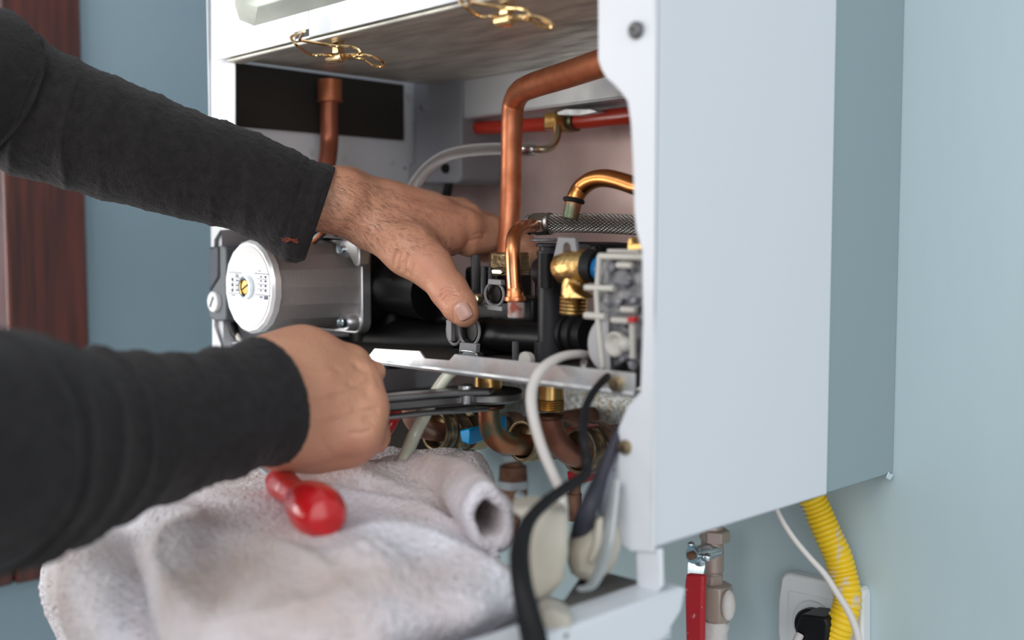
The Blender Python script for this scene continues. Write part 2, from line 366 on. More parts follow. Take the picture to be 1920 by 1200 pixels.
# raised panel on the front sheet
x2 = XC1-.05; q0, q1, q2 = P(440, 10, Y=YC), P(449, 38, Y=YC), P(476, 49, Y=YC); zhi = q0.z+.25; dy = Vector((0, -.012, 0))
f1, f2, f3 = P(460, -2, Y=YC-.012), P(464, 8, Y=YC-.012), P(484, 13, Y=YC-.012)
g = G().loft([[Vector((q0.x, YC, zhi)), q0, q1, q2, Vector((x2, YC, q2.z)), Vector((x2, YC, zhi))],
              [Vector((f1.x, YC-.012, zhi)), f1, f2, f3, Vector((x2-.01, YC-.012, f3.z)), Vector((x2-.01, YC-.012, zhi))]])
obj('raised_cover', g, galv_panel, CH, .0006)
def P_c(x, y, dz=0): return P(x, y, Z=zc-CAMZ-dz)
# wire latches
def latch(pts_anchor, lab, S):
    o = P(*S['clip'], Z=zc-CAMZ-.012)
    t = thing('wire_latch', lab, 'latch', (o.x, o.y, zc), 'wire latches under the combustion chamber')
    s = S['s']; cx, cy = S['clip']
    q = lambda dx, dy, dz: P(cx+dx*s, cy+dy*s, Z=zc-CAMZ-dz)
    w = .0011
    g = G()
    loop = spline([q(-62, -46, .010), q(-70, -42, .006), q(-86, -34, .004), q(-76, -20, .010), q(-50, -2, .012), q(-28, -1, .013), q(-5, -2, .012)], 8)
    g.tube([p[:3] for p in loop], w, 8)
    l2 = spline([q(-62, -46, .010), q(-70, -30, .010), q(-60, -27, .009), q(-10, -19, .009), q(30, -16, .012), q(44, -6, .016), q(32, 2, .018), q(10, 0, .018)], 8)
    g.tube([p[:3] for p in l2], w, 8)
    obj('wire_bail', g, bright_brass, t)
    g = G(); l3 = spline([q(10, 0, .016), q(40, -2, .017), q(66, 2, .019), q(86, 12, .022), q(84, 20, .024), q(68, 18, .023), q(48, 6, .019), q(20, 4, .017)], 8)
    g.tube([p[:3] for p in l3], w*1.1, 8); obj('finger_loop', g, bright_brass, t)
    g = G(); a_ = q(-18, 8, .015); b_ = q(12, 2, .015); g.tube([a_, a_.lerp(b_, .1), b_], [.0025, .0036, .0036], 14)
    c_ = q(2, -8, .008); g.box((c_.x, c_.y, zc-.008), (.007, .006, .016)); obj('hook', g, bright_brass, t, .0006)
latch(None, 'brass wire latch nearest the left front corner under the chamber', {'clip': (632, 104), 's': 1.0})
latch(None, 'brass wire latch hanging beside the top of the white side panel', {'clip': (948, 32), 's': 1.0})
# ------------------------------------------------------------------ galvanised rail
YRL = .463
pa = P(690, 672, Y=YRL); pb = P(1195, 740, Y=YRL)
RL = thing('mounting_rail', 'galvanised angle rail with bent tabs running across the boiler below the black water block', 'rail', ((pa.x+pb.x)/2, YRL, pa.z))
xw = lambda x: P(x, 700, Y=YRL).x
zr0, zr1 = P(1000, 683, Y=YRL).z, P(1000, 717, Y=YRL).z   # face height at the middle
g = G()
top = [(560, 652), (600, 657), (690, 668), (702, 653), (786, 658), (796, 672), (842, 676), (852, 664), (866, 666), (1190, 700)]
bot = [(1190, 741), (1000, 716), (690, 682), (560, 664)]
ppoly(g, top+bot, YRL, .0015)
obj('rail_face', g, galv, RL, .0003)
g = G(); z1 = P(1000, 716, Y=YRL).z
g.bb((XL+.004, YRL+.001, z1-.001), (xw(1190), YRL+.014, z1+.0005)); g.cyl((XL+.004, YRL+.001, z1), (xw(1190), YRL+.001, z1), .002, n=8)
obj('rail_lip', g, galv, RL)
p = P(1158, 720, Y=YRL); obj('screw', G().lathe(p, (0, -1, 0), [(0, .0045), (.003, .0044), (.0035, .0038), (.0033, .0015), (.0025, .001)], 16), brass_old, RL)
# base plate behind the rail carrying the stubs (dark, runs back to the back panel)
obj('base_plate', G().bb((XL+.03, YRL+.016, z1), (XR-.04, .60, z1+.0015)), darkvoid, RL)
# ------------------------------------------------------------------ circulation pump
YP = .440
c = P(468, 538, Y=YP); s = mpp(c)
PU = thing('circulation_pump', 'circulation pump with round white label and cast aluminium motor body', 'pump', (c.x, .52, c.z-.04))
ax = Vector((0, 1, 0)); R0 = .0345
obj('motor_body', G().lathe(c+ax*.004, ax, [(0, R0*.9), (.0005, R0*1.0), (.004, R0*1.02), (.060, R0*1.03), (.072, R0*1.08), (.078, R0*1.12)], 16), alu, PU, smooth=18)
obj('front_rim', G().lathe(c, ax, [(.000, R0*.86), (-.0012, R0*.90), (-.0012, R0*1.0), (.001, R0*1.06), (.006, R0*1.06), (.008, R0)], 18), label_rim, PU)
lb = obj('round_label', G().lathe(c, ax, [(-.0016, R0*.235), (-.0018, R0*.25), (-.0018, R0*.93), (-.0008, R0*.94), (0, R0*.93), (0, R0*.2)], 48), label_white, PU); tag(lb, 'bright white round rating label')
g = G(); yl = c.y-.0021
def lp(x, y):
    return P(x, y, Y=yl)
def line(x0, y0, x1, y1, w=.55):
    w *= 1.5
    a = lp(x0, y0); b = lp(x1, y1); g.prism([a+ZV*w*s/2, b+ZV*w*s/2, b-ZV*w*s/2, a-ZV*w*s/2], (0, .0002, 0))
line(428, 510, 453, 512); line(477, 512.5, 507, 514.5); line(428, 549, 453, 551); line(479, 552, 506, 555)
for i, yy in enumerate((521, 531, 540)): line(440, yy, 452, yy+.5, .4); line(482, yy+1.5, 501, yy+3, .4)
line(437, 521, 437, 547, .4)
for yy in (523, 533, 543): line(434, yy+1, 437, yy+1, 3.5)
for yy in (517, 525, 534, 543): line(442, yy+1, 447, yy+1, 1.6); line(488, yy+2, 490, yy+2, 1.8); line(496, yy+2.5, 499, yy+2.5, 2.4)
for i in range(3): line(495, 556+i*2.2, 502, 556.6+i*2.2, 1.2)
line(434, 553, 441, 553.5, 1.0); line(487, 557, 492, 557.3, 1.5); line(441, 514.5, 447, 514.8, .9); line(485, 508, 488, 508.2, .8)
obj('label_print', g, ink, lb, smooth=0)
g = G().lathe(c, ax, [(-.0016, R0*.26), (-.0050, R0*.25), (-.0052, R0*.215), (-.0020, R0*.205)], 32); obj('plug_collar', g, chrome, PU)
g = G().lathe(c, ax, [(-.0040, .0001), (-.0040, R0*.15), (-.0034, R0*.17), (-.001, R0*.17)], 28)
obj('vent_plug', g, brass, PU)
sd = Vector((math.cos(.42), 0, math.sin(.42)))
g = G(); g.box(c-ax*.0039, (R0*.30, .0009, .0010), Matrix.Rotation(-.42, 3, 'Y')); obj('plug_slot', g, rubber, PU)
# square end plate with four bolts
yb = c.y+.078
g = G(); pts = []
for qx, qz in ((1, 1), (-1, 1), (-1, -1), (1, -1)):
    cx, cz = c.x+qx*.029, c.z+qz*.029
    a0 = math.atan2(qz, qx)-PI/4
    for k in range(6): a = a0+k*PI/10; pts.append(Vector((cx+.0105*math.cos(a), yb, cz+.0105*math.sin(a))))
g.prism(pts, (0, .010, 0)); obj('end_plate', g, alu_l, PU, .0012)
for qx, qz in ((1, 1), (-1, 1), (-1, -1), (1, -1)):
    b_ = Vector((c.x+qx*.0295, yb, c.z+qz*.0295))
    bl = obj('bolt_boss', G().lathe(b_, (0, -1, 0), [(0, .0078), (.008, .0068), (.009, .006)], 18), alu_l, PU)
    obj('bolt', G().lathe(b_-ax*.009, (0, -1, 0), [(0, .0046), (.005, .0045), (.0055, .0038), (.0052, .002), (.003, .0018)], 12), chrome, bl)
g = G(); g.lathe(c+ax*.092, ax, [(0, .036), (.004, .040), (.03, .040), (.05, .030), (.08, .028)], 30); g.cyl(c+Vector((0, .11, .0)), c+Vector((0.09, .11, -.005)), .022); g.cyl(c+Vector((0, .115, 0)), c+Vector((0, .115, -.055)), .018)
obj('volute', g, black, PU)
# silver feeder above the pump, partly behind the cuff
g = G(); ppoly(g, [(568, 446), (655, 446), (672, 462), (672, 500), (664, 500), (652, 478), (634, 462), (612, 450), (568, 460)], .506, .012); obj('cast_bridge', g, alu_l, PU, .002)
# ------------------------------------------------------------------ electrical box on the pump
EB = thing('pump_terminal_box', 'slate blue terminal box with a white screw cap at the left of the pump', 'terminal box', P(412, 600, Y=.47))
x0 = P(390, 530, Y=.447).x; x1 = P(425, 530, Y=.447).x; zt_ = P(410, 462, Y=.447).z; zb_ = P(410, 601, Y=.447).z
g = G(); ppoly(g, [(390, 463), (408, 462), (409, 520), (391, 548)], .446, .06); obj('case', g, blue_case, EB, .002)
g = G(); ppoly(g, [(408, 461), (419, 461), (424, 466), (424, 598), (418, 602), (404, 602), (392, 596), (391, 550), (409, 520)], .448, .045); obj('cover_frame', g, grey_case, EB, .0015)
cc = P(403, 566, Y=.447)
sc = obj('screw_cap', G().lathe(cc, (0, -1, 0), [(-.004, .0085), (.002, .0085), (.0028, .0078), (.003, .001)], 28), label_white, EB)
obj('cap_slot', G().box(cc-Vector((0, .003, 0)), (.0022, .0008, .010), Matrix.Rotation(.6, 3, 'Y')), grey_case, sc)
g = G(); ptube(g, [(436, 606, .462, 9), (440, 622, .462, 9), (446, 632, .462, 7)], key='Y'); obj('cable_gland', g, black, EB)
g = G(); ptube(g, [(444, 626, .462, 5), (452, 640, .462, 5), (470, 652, .47, 5), (520, 662, .50, 5)], key='Y'); obj('supply_cable', g, whitecable, EB)
# ------------------------------------------------------------------ wires above the pump
for i, (mt, off, lab) in enumerate(((label_white, 0, 'white'), (mat('orange_wire', (.75, .2, .05), .4), 6, 'orange'), (rubber, -9, 'black'), (black2, 12, 'grey'))):
    g = G(); ptube(g, [(560+off, 470, .50, 2.6), (590+off, 445, .49, 2.6), (604+off, 434, .50, 2.6), (622+off, 430, .52, 2.6), (650+off, 450, .56, 2.6)], key='Y', n=8)
    tag(obj('wire', g, mt), 'thin %s wire passing over the pump under the upper cuff' % lab, 'wire', 'wires over the pump')
# ------------------------------------------------------------------ copper pipes
def pipe(name, lab, cat, pts, m=copper, key='D', seg=10, n=20, extra=None, group=None):
    W_ = P(pts[0][0], pts[0][1], **{key: pts[0][2]})
    g = G(); ptube(g, pts, n=n, seg=seg, key=key)
    if extra is None:
        o = obj(name, g, m); tag(o, lab, cat, group); return o
    t = thing(name, lab, cat, W_, group); obj('tube', g, m, t); extra(t); return t
pipe('copper_pipe', 'thick copper pipe rising from the brass nut and bending right behind the white panel', 'pipe',
     [(950, 480, .84, 19), (953, 440, .84, 19), (955, 410, .84, 19.5), (957, 380, .84, 20), (958, 350, .84, 20), (959, 280, .84, 20), (960, 230, .84, 20.5), (963, 196, .84, 21), (975, 173, .825, 22), (1000, 160, .80, 23.5), (1060, 141, .755, 25), (1120, 121, .71, 26.5), (1200, 95, .66, 28)],
     copper)
def tail_extra(t):
    p0 = P(965, 545, Y=.50); s_ = mpp(p0)
    g = G(); zlathe(g, 966, [(540, 14), (545, 16), (553, 16.5), (556, 17), (557, 20), (561, 20.5), (564, 20), (565, 16), (568, 15)], Y=.50); obj('bead', g, copper_b, t)
    g = G(); zlathe(g, 968, [(566, 14), (568, 16.5), (594, 16.5), (596, 15), (596, 12), (590, 11.5)], Y=.50); tag(obj('tube_end', g, copper_tip, t), 'grey lime-stained tube end')
pipe('copper_tail_pipe', 'short thin copper tail hanging in front of the brass nut', 'pipe',
     [(1000, 423, .545, 12.5), (988, 424, .53, 13), (974, 430, .515, 13.5), (964, 444, .505, 14), (961, 465, .50, 14), (962, 500, .50, 14), (965, 550, .50, 14), (965, 560, .50, 14)], copper_b, key='Y', extra=tail_extra)
def bend_extra(t):
    p = P(1076, 376, D=.735); s_ = mpp(p)
    d = (P(1070, 408, D=.735)-P(1079, 365, D=.735)).normalized()
    obj('o_ring', G().torus(p, d, 16.5*s_, 4.6*s_), rubber, t)
    obj('tube_end', G().lathe(p+d*3*s_, d, [(0, 13*s_), (2*s_, 16*s_), (26*s_, 15*s_), (32*s_, 14*s_), (32*s_, 12*s_), (20*s_, 11*s_), (20*s_, .1*s_)], 24), copper_old, t)
pipe('curved_copper_pipe', 'curved copper pipe ending in a black ring and green stained tip', 'pipe',
     [(1230, 355, .69, 18), (1195, 350, .70, 17.5), (1165, 340, .71, 17), (1135, 334, .72, 17), (1110, 338, .728, 17), (1090, 352, .735, 17), (1080, 368, .735, 16.5), (1076, 380, .735, 16)], mat('amber_copper', (.62, .27, .08), .28, 1.0, col2=(.45, .17, .06), scale=40), extra=bend_extra)
def left_extra(t):
    g = G(); zlathe(g, 618, [(150, 23), (186, 22.5), (187, 24), (190, 24), (191, 20)], Y=.55); obj('socket_collar', g, copper, t)
pipe('copper_flow_pipe', 'dull copper pipe dropping behind the upper arm from the chamber', 'pipe',
     [(618, 150, .55, 17), (617, 220, .55, 17), (617, 270, .55, 17), (612, 310, .54, 17), (600, 350, .53, 17)], mat('dull_copper', (.36, .12, .07), .45, .7), key='Y', extra=left_extra)
g = G(); ptube(g, [(600, 190, .56, 1.6), (596, 220, .56, 1.6), (594, 260, .56, 1.6), (600, 300, .56, 1.6)], key='Y', n=6); tag(obj('sensor_wire', g, mat('pinkish_wire', (.5, .3, .25), .5)), 'thin pale wire hanging beside the dull copper pipe', 'wire')
# red gas manifold under the chamber
def red_extra(t):
    for xx in (1050,):
        g = G(); p = P(1040, 228, Y=.665); g.hexa(p+Vector((0, 0, 0)), (0, 0, 1), .0135, .0105, .3); obj('hex_nut', g, brass, t, .0006)
    g = G(); p = P(1060, 228, Y=.675); g.box(p, (.014, .016, .018)); obj('tee_block', g, mat('dull_brass', (.45, .3, .12), .4, .9), t, .002)
    g = G(); p = P(1076, 228, Y=.675); g.tube([p+Vector((-.002, 0, 0)), p+Vector((.003, 0, 0))], .0085); obj('solder_ring', g, copper_old, t)
pipe('red_manifold_pipe', 'glossy red pipe with a brass tee running under the chamber skirt', 'pipe',
     [(885, 240, .675, 12), (940, 238, .675, 13), (1040, 232, .675, 14), (1075, 228, .675, 14), (1100, 226, .675, 15), (1140, 221, .675, 16), (1190, 216, .675, 17), (1250, 208, .675, 18)], redpipe, key='Y', extra=red_extra)
g = G(); p = P(1075, 205, Y=.665); g.prism([P(1030, 215, Y=.66), P(1060, 204, Y=.66), P(1108, 204, Y=.66), P(1122, 210, Y=.66), P(1085, 217, Y=.66)], (0, .03, 0)); tag(obj('manifold_bracket', g, galv, None, .0006), 'small steel bracket above the brass tee of the red pipe', 'bracket')
# ------------------------------------------------------------------ braided hoses
H1 = thing('thin_braided_hose', 'thin bright braided hose arching from the brass elbow behind the hand', 'hose', P(900, 285, Y=.62))
g = G(); ptube(g, [(742, 440, .57, 12), (758, 392, .575, 12), (775, 352, .58, 12), (800, 318, .59, 12), (832, 295, .60, 11.5), (870, 284, .61, 11.5), (910, 280, .615, 11.5), (950, 279, .62, 11.5), (980, 280, .625, 11)], key='Y', seg=10, n=20); obj('braid', g, braid_s, H1)
a = P(972, 280, Y=.622); b = P(1003, 280, Y=.628); s_ = mpp(a)
obj('crimp_sleeve', G().tube([a, a.lerp(b, .06), a.lerp(b, .94), b], [10*s_, 11.8*s_, 11.8*s_, 10.5*s_], 22), chrome, H1)
g = G(); ptube(g, [(1003, 280, .628, 7), (1020, 280, .632, 7), (1035, 275, .64, 7), (1044, 262, .65, 7), (1046, 240, .66, 7)], key='Y'); obj('elbow', g, mat('nickel_brass_elbow', (.60, .52, .36), .3, 1.0), H1)
H2 = thing('thick_braided_hose', 'thick dark braided hose running right from a hex nut on the thin copper tail', 'hose', P(1090, 420, Y=.56))
g = G(); ptube(g, [(1030, 419, .553, 17), (1080, 418, .556, 18), (1130, 419, .56, 18.5), (1190, 422, .56, 19), (1250, 428, .56, 20)], key='Y', seg=10, n=24); obj('braid', g, braid_d, H2)
a = P(993, 421, Y=.55); b = P(1038, 419, Y=.553); dd = (b-a).normalized(); s_ = mpp(a)
obj('ring_seat', G().lathe(a-dd*.0005, dd, [(0, 12*s_), (0, 19*s_), (4*s_, 20*s_), (8*s_, 18*s_)], 28), chrome, H2)
g = G(); g.hexa(a+dd*25*s_, dd, 34*s_, 22*s_, .3); g.lathe(a+dd*40*s_, dd, [(0, 19*s_), (6*s_, 21*s_), (12*s_, 19*s_)]); obj('hex_nut', g, mat('dull_nickel', (.38, .36, .33), .35, 1.0), H2, .0006)
# ------------------------------------------------------------------ water block
WB = thing('water_block', 'black plastic hydraulic block with grey retaining clips below the copper pipe', 'hydraulic block', P(960, 660, Y=.54))
Yb = .535
g = G(); zcyl(g, 1032, 500, 690, 24, Y=Yb, n=30); zcyl(g, 1031, 640, 690, 30, Y=Yb, n=30); zcyl(g, 1033, 420+80, 512, 26, Y=Yb)
obj('bypass_cylinder', g, black2, WB)
g = G(); p = P(1028, 540, Y=Yb); zlathe(g, 1030, [(455, 20), (458, 26), (462, 26), (463, 19), (470, 19), (471, 24), (476, 24), (477, 17), (490, 17), (498, 14)], Y=Yb)
obj('valve_cap', g, black2, WB)
g = G(); zlathe(g, 1022, [(447, 20), (449, 28), (452, 28), (453, 20)], Y=Yb); zcyl(g, 1026, 478, 490, 21, Y=Yb-.002); obj('cap_disc', g, mat('mid_grey_disc', (.16, .16, .17), .35), WB)
g = G()
ppoly(g, [(1036, 488), (1046, 444), (1078, 446), (1083, 488), (1073, 488), (1069, 462), (1066, 456), (1060, 455), (1056, 460), (1054, 488)], Yb-.035, .003)
obj('clip_bracket', g, greyp, WB, .0005)
g = G(); ppoly(g, [(1070, 462), (1080, 453), (1110, 456), (1116, 462), (1114, 496), (1070, 496)], Yb, .04); g.prism([P(1104, 458, Y=Yb-.004), P(1116, 460, Y=Yb-.004), P(1116, 476, Y=Yb-.004), P(1104, 474, Y=Yb-.004)], (0, .006, 0)); obj('rear_cap', g, black, WB, .0015)
g = G()   # main body masses
p = P(985, 628, Y=Yb); s_ = mpp(p)
g.tube([P(858, 622, Y=Yb+.01), P(1080, 640, Y=Yb+.01)], 31*s_, 28)
g.bb(P(1000, 560, Y=Yb+.02), P(880, 600, Y=Yb+.06)); g.bb(P(870, 500, Y=Yb+.05), P(1000, 670, Y=Yb+.09))
g.bb(P(880, 655, Y=Yb-.004), P(1000, 690, Y=Yb+.05))
g.bb(P(1000, 495, Y=Yb+.03), P(1070, 690, Y=Yb+.06))
obj('body', g, black, WB, .003)
g = G(); pm_ = mat('dark_pillar_plastic', (.07, .07, .075), .4)
for q_ in ((892, 478, 560, 9, .04), (906, 500, 552, 5, .02), (919, 500, 548, 4, .02), (890, 548, 553, 26, .03), (967, 640, 690, 7, -.02)):
    g = G(); zcyl(g, *q_[:4], Y=Yb+q_[4]); obj('pillar', g, pm_, WB)
g = G(); g.prism([P(976, 660, Y=Yb-.02), P(990, 690, Y=Yb-.02), P(955, 690, Y=Yb-.02)], (0, .004, 0)); obj('web', g, pm_, WB)
g = G(); p = P(1020, 505, Y=Yb-.015); s_ = mpp(p); g.tube([P(1020, 510, Y=Yb-.01), P(1050, 506, Y=Yb-.015)], 30*s_, 28); zcyl(g, 1023, 475, 540, 16, Y=Yb-.024)
obj('side_port', g, black, WB)
for (cx, cy, rx, ry, Y_, full) in ((927, 552, 17, 22, Yb-.012, 1), (880, 620, 19, 28, Yb-.010, 1), (852, 620, 14, 26, Yb-.006, 1)):
    t = obj('clip_loop', G().torus(P(cx, cy, Y=Y_), (0, -1, 0), 22*mpp(P(cx, cy, Y=Y_)), 2.6*mpp(P(cx, cy, Y=Y_)), sx=ry/22*1.0, sy=rx/22*1.5), greyp, WB)
    g = G(); p = P(cx, cy, Y=Y_+.004); s_ = mpp(p); g.lathe(p, (0, 1, 0), [(0, ry*.78*s_), (.02, ry*.85*s_)], 24); obj('port_plug', g, black, WB)
g = G(); ppoly(g, [(915, 523), (939, 525), (940, 535), (914, 533)], Yb-.014, .004); ppoly(g, [(914, 572), (941, 575), (941, 584), (913, 581)], Yb-.014, .004); ppoly(g, [(862, 642), (893, 645), (892, 662), (860, 660)], Yb-.024, .004)
ppoly(g, [(893, 568), (915, 572), (915, 577), (893, 573)], Yb-.006, .008); ppoly(g, [(836, 600), (846, 598), (846, 640), (838, 636)], Yb-.016, .004)
obj('clip_foot', g, greyp, WB, .0004)
g = G(); loop = [(861, 668), (862, 661), (868, 658), (886, 660), (893, 664), (897, 671)]; ptube(g, [(x, y, Yb-.028, 1.5) for x, y in loop], n=8, key='Y'); g.prism([P(x, y, Y=Yb-.027) for x, y in loop], (0, .001, 0)); obj('spring_clip', g, chrome, WB)
obj('round_stop', G().lathe(P(985, 675, Y=Yb-.045), (0, -1, 0), [(-.004, 14*.00035), (0, 15*.00037), (.001, 14*.00037)], 24), clearrib, WB)
g = G(); g.lathe(P(892, 561, Y=Yb-.014), (0, -1, 0), [(-.004, .0038), (.001, .0038), (.002, .003)], 18); ppoly(g, [(921, 507), (925, 505), (938, 506), (942, 511), (938, 514), (923, 513)], Yb-.014, .004); obj('metal_pin', g, mat('brassy_pin', (.7, .62, .42), .3, 1.0), WB, .0003)
# ribbed collar port on the right
a = P(1058, 625, Y=Yb+.006); s_ = mpp(a)
g = G(); g.lathe(a, (1, 0, 0), [(0, 30*s_), (.004, 38*s_), (.007, 38*s_), (.0075, 34*s_), (.011, 34*s_), (.0115, 40*s_), (.016, 40*s_), (.017, 35*s_), (.024, 35*s_)], 36); obj('ribbed_collar', g, rubber, WB)
obj('small_screw', G().lathe(P(1098, 681, Y=Yb-.05), (0, -1, 0), [(0, .003), (.002, .0028), (.0018, .001)], 14), steel, WB)
# brass nut where the thick copper pipe enters
NU = thing('brass_union_nut', 'worn brass union nut at the foot of the thick copper pipe', 'nut', P(955, 505, D=.84))
p = P(955, 490, D=.838); s_ = mpp(p)
obj('hex_nut', G().hexa(p, (0, 0, 1), 34*s_, 43*s_, .35), mat('worn_brass', (.55, .42, .24), .35, 1.0, col2=(.35, .24, .12), scale=120, bump=.0006, bscale=250), NU, .0012)
obj('thread', threads(G(), p-ZV*8*s_, (0, 0, -1), 18*s_, 38*s_, 4), brass_old, NU)
# ------------------------------------------------------------------ brass fitting
BF = thing('brass_elbow_fitting', 'cast brass elbow fitting between the black port and the clear valve body', 'fitting', P(1078, 590, Y=.515))
Yq = .505
g = G(); W_ = []
for (x, y, r_) in [(1046, 506, 20), (1054, 503, 29), (1070, 502, 33), (1086, 500, 33), (1100, 499, 31), (1110, 498, 28)]:
    p = P(x, y, Y=Yq); W_.append((p, r_*mpp(p)))
g.tube([w[0] for w in W_], [w[1] for w in W_], 28)
g2 = [P(1082, 512, Y=Yq), P(1078, 535, Y=Yq), P(1076, 556, Y=Yq)]; s_ = mpp(g2[0]); g.tube(g2, [26*s_, 25*s_, 25*s_], 28)
g.prism([P(1065, 528, Y=Yq-.012), P(1075, 546, Y=Yq-.012), P(1096, 560, Y=Yq-.012), P(1055, 560, Y=Yq-.012)], (0, .012, 0))
obj('body', g, mat('cast_brass', (.74, .50, .20), .34, 1.0, bump=.0008, bscale=300, col2=(.62, .40, .16), scale=60), BF, .0008)
p = P(1076, 556, Y=Yq); obj('thread', threads(G(), p, (-.06, 0, -1), 34*s_, 27*s_, 5), brass, BF)
a = P(1112, 499, Y=Yq); b = P(1122, 500, Y=Yq); obj('seal_collar', G().tube([P(1104, 498, Y=Yq), b], 31*s_, 28), rubber, BF); obj('blue_collar', G().tube([P(1118, 503, Y=Yq), P(1130, 503, Y=Yq)], 22*s_, 28), bluering, BF)
# ------------------------------------------------------------------ clear valve body at the right
GV = thing('clear_valve_body', 'smoky clear plastic valve body with pale ribs behind the white panel edge', 'valve', P(1160, 690, Y=.49))
Yv = .475
g = G(); ppoly(g, [(1118, 474), (1215, 478), (1215, 690), (1135, 690), (1112, 640), (1117, 560)], Yv+.006, .05); obj('body', g, clearp, GV, .003)
g = G()
def rib(x0, y0, x1, y1, r_, Y_=Yv):
    g.tube([P(x0, y0, Y=Y_), P(x1, y1, Y=Y_)], r_*mpp(P(x0, y0, Y=Y_)), 10)
for q in ((1124, 480, 1210, 482, 6), (1124, 480, 1118, 560, 5), (1118, 545, 1121, 600, 5), (1098, 539, 1152, 541, 6), (1098, 591, 1136, 594, 7), (1158, 497, 1186, 498, 6), (1166, 580, 1192, 582, 6), (1148, 600, 1180, 602, 6), (1140, 470, 1200, 471, 3), (1121, 600, 1130, 690, 5)):
    gg = g; g = G(); rib(*q); obj('rib', g, clearrib, GV); g = gg
g = G(); ppoly(g, arc(1140, 645, 38, 52, PI*.5, PI*1.5, 14)+[(1135, 590), (1135, 697)], Yv+.001, .012); obj('flange', g, mat('translucent_grey_flange', (.42, .42, .43), .3), GV, .002)
g = G(); g.lathe(P(1160, 645, Y=Yv+.004), (0, -1, 0), [(0, 22*s_), (.004, 22*s_), (.005, 18*s_), (.002, 10*s_)], 24); obj('boss', g, clearrib, GV)
g = G(); g.ball(P(1172, 646, Y=Yv-.002), .0045, 10); g.tube([P(1186, 600, Y=Yv-.002), P(1187, 672, Y=Yv-.002)], .002, 10); obj('pale_stem', g, clearrib, GV)
g = G(); g.tube([P(1186, 594, Y=Yv-.003), P(1187, 604, Y=Yv-.003)], .0032, 12); tag(obj('red_tab', g, redgrip, GV), 'small red tab')
g = G(); ppoly(g, [(1183, 456), (1205, 454), (1205, 470), (1175, 470), (1176, 448), (1183, 444)], .49, .014); tag(obj('brass_port', g, brass, GV, .001), 'brass port on top')
g = G(); random.seed(3)
for k in range(26):
    x = random.uniform(1126, 1196); y = random.uniform(488, 690); p = P(x, y, Y=Yv+.004); g.ball(p, (random.uniform(.001, .0035), .002, random.uniform(.001, .003)), 6)
obj('moulded_detail', g, mat('mottled_clear_plastic', (.36, .36, .40), .2, col2=(.08, .08, .1), scale=150), GV)
# rubber cable under the duct bracket
g = G(); ptube(g, [(842, 343, .66, 8), (838, 362, .66, 9), (830, 388, .66, 7), (810, 420, .65, 7)], key='Y'); tag(obj('rubber_cable_boot', g, rubber), 'black rubber boot hanging below the grey duct bracket', 'cable')
# dark pipes behind the pump
g = G(); zcyl(g, 770, 500, 670, 20, Y=.60); zcyl(g, 735, 560, 690, 24, Y=.56)
g.tube([P(700, 640, Y=.56), P(880, 640, Y=.58)], .022, 20)
tag(obj('return_manifold', g, black), 'black plastic return manifold between the pump and the water block', 'manifold')
# ------------------------------------------------------------------ fittings below the rail
def stub(x, y0, ymid, y1, Y, r_, lab):
    t = thing('brass_stub', lab, 'fitting', P(x, y1, Y=Y), 'threaded brass stubs under the rail')
    g = G(); zcyl(g, x, y0, ymid, r_*.93, Y=Y, n=30); obj('sleeve', g, brass, t)
    p = P(x, ymid, Y=Y); s_ = mpp(p); obj('thread', threads(G(), p, (0, 0, -1), (y1-ymid)*s_, r_*s_, 5 if y1-ymid > 20 else 3), brass, t); return t
stub(915, 690, 738, 753, .50, 28, 'brass threaded stub held in the plier jaws')
stub(1033, 700, 748, 770, .50, 26, 'brass threaded stub right of the pliers')
XA = P(918, 760, Y=.50).x
def elbow(X_, path, nut, ri, lab, m=copper_old, fl=None, nm='union_nut', vend=.70):
    t = thing('copper_elbow', lab, 'pipe', P(path[0][0], path[0][1], X=X_), 'open copper elbows under the rail')
    g = G(); ptube(g, [(x, y, X_, r_) for x, y, r_ in path], key='X', n=24); obj('bend', g, m, t)
    if fl:
        p = P(fl[0], fl[1], X=X_); s_ = mpp(p); obj('flange', G().lathe(p, (0, 0, -1), [(0, fl[2]*.75*s_), (-.3*s_, fl[2]*s_), (4*s_, fl[2]*s_), (7*s_, fl[2]*.8*s_)], 28), mat('oxidised_copper_flange', (.10, .045, .025), .45, .8), t)
    p = P(nut[0], nut[1], X=X_); s_ = mpp(p); ax_ = Vector((0, 1, -.10)).normalized(); R_ = nut[2]*1.18*s_
    n_ = thing(nm, 'tarnished union nut on the ' + lab, 'nut', p, 'union nuts under the rail')
    obj('open_collar', G().lathe(p-ax_*.004, ax_, [(.010, R_*.2), (.010, R_*.80), (0, R_*.84), (-.0005, R_*.90), (0, R_*.98), (.003, R_*1.02), (.0045, R_*.94), (.006, R_*1.0), (.008, R_*.94), (.011, R_*.94)], 30), brass_old, n_)
    g = G(); g.hexa(p+ax_*.0155, ax_, .014, R_*1.08, .2); obj('hex_body', g, brass_old, n_, .001)
    return p, ax_, R_
p1, a1_, r1_ = elbow(XA, [(917, 764, 21), (918, 790, 21), (924, 812, 21.5), (940, 828, 22), (962, 832, 21), (1000, 836, 20), (1030, 840, 19)], (985, 827, 33), 20, 'copper elbow with green and rusty stains under the left stub', fl=(919, 760, 28))
XB_ = P(1033, 780, Y=.50).x
p2, a2_, r2_ = elbow(XB_, [(1032, 782, 21), (1036, 805, 22), (1046, 828, 23), (1066, 848, 23), (1092, 858, 22), (1120, 866, 21)], (1092, 845, 38), 20, 'brown copper elbow under the right stub', m=mat('brown_copper', (.33, .13, .08), .4, .75, col2=(.24, .10, .07), scale=50), fl=(1031, 779, 26))
XC_ = P(770, 757, Y=.50).x
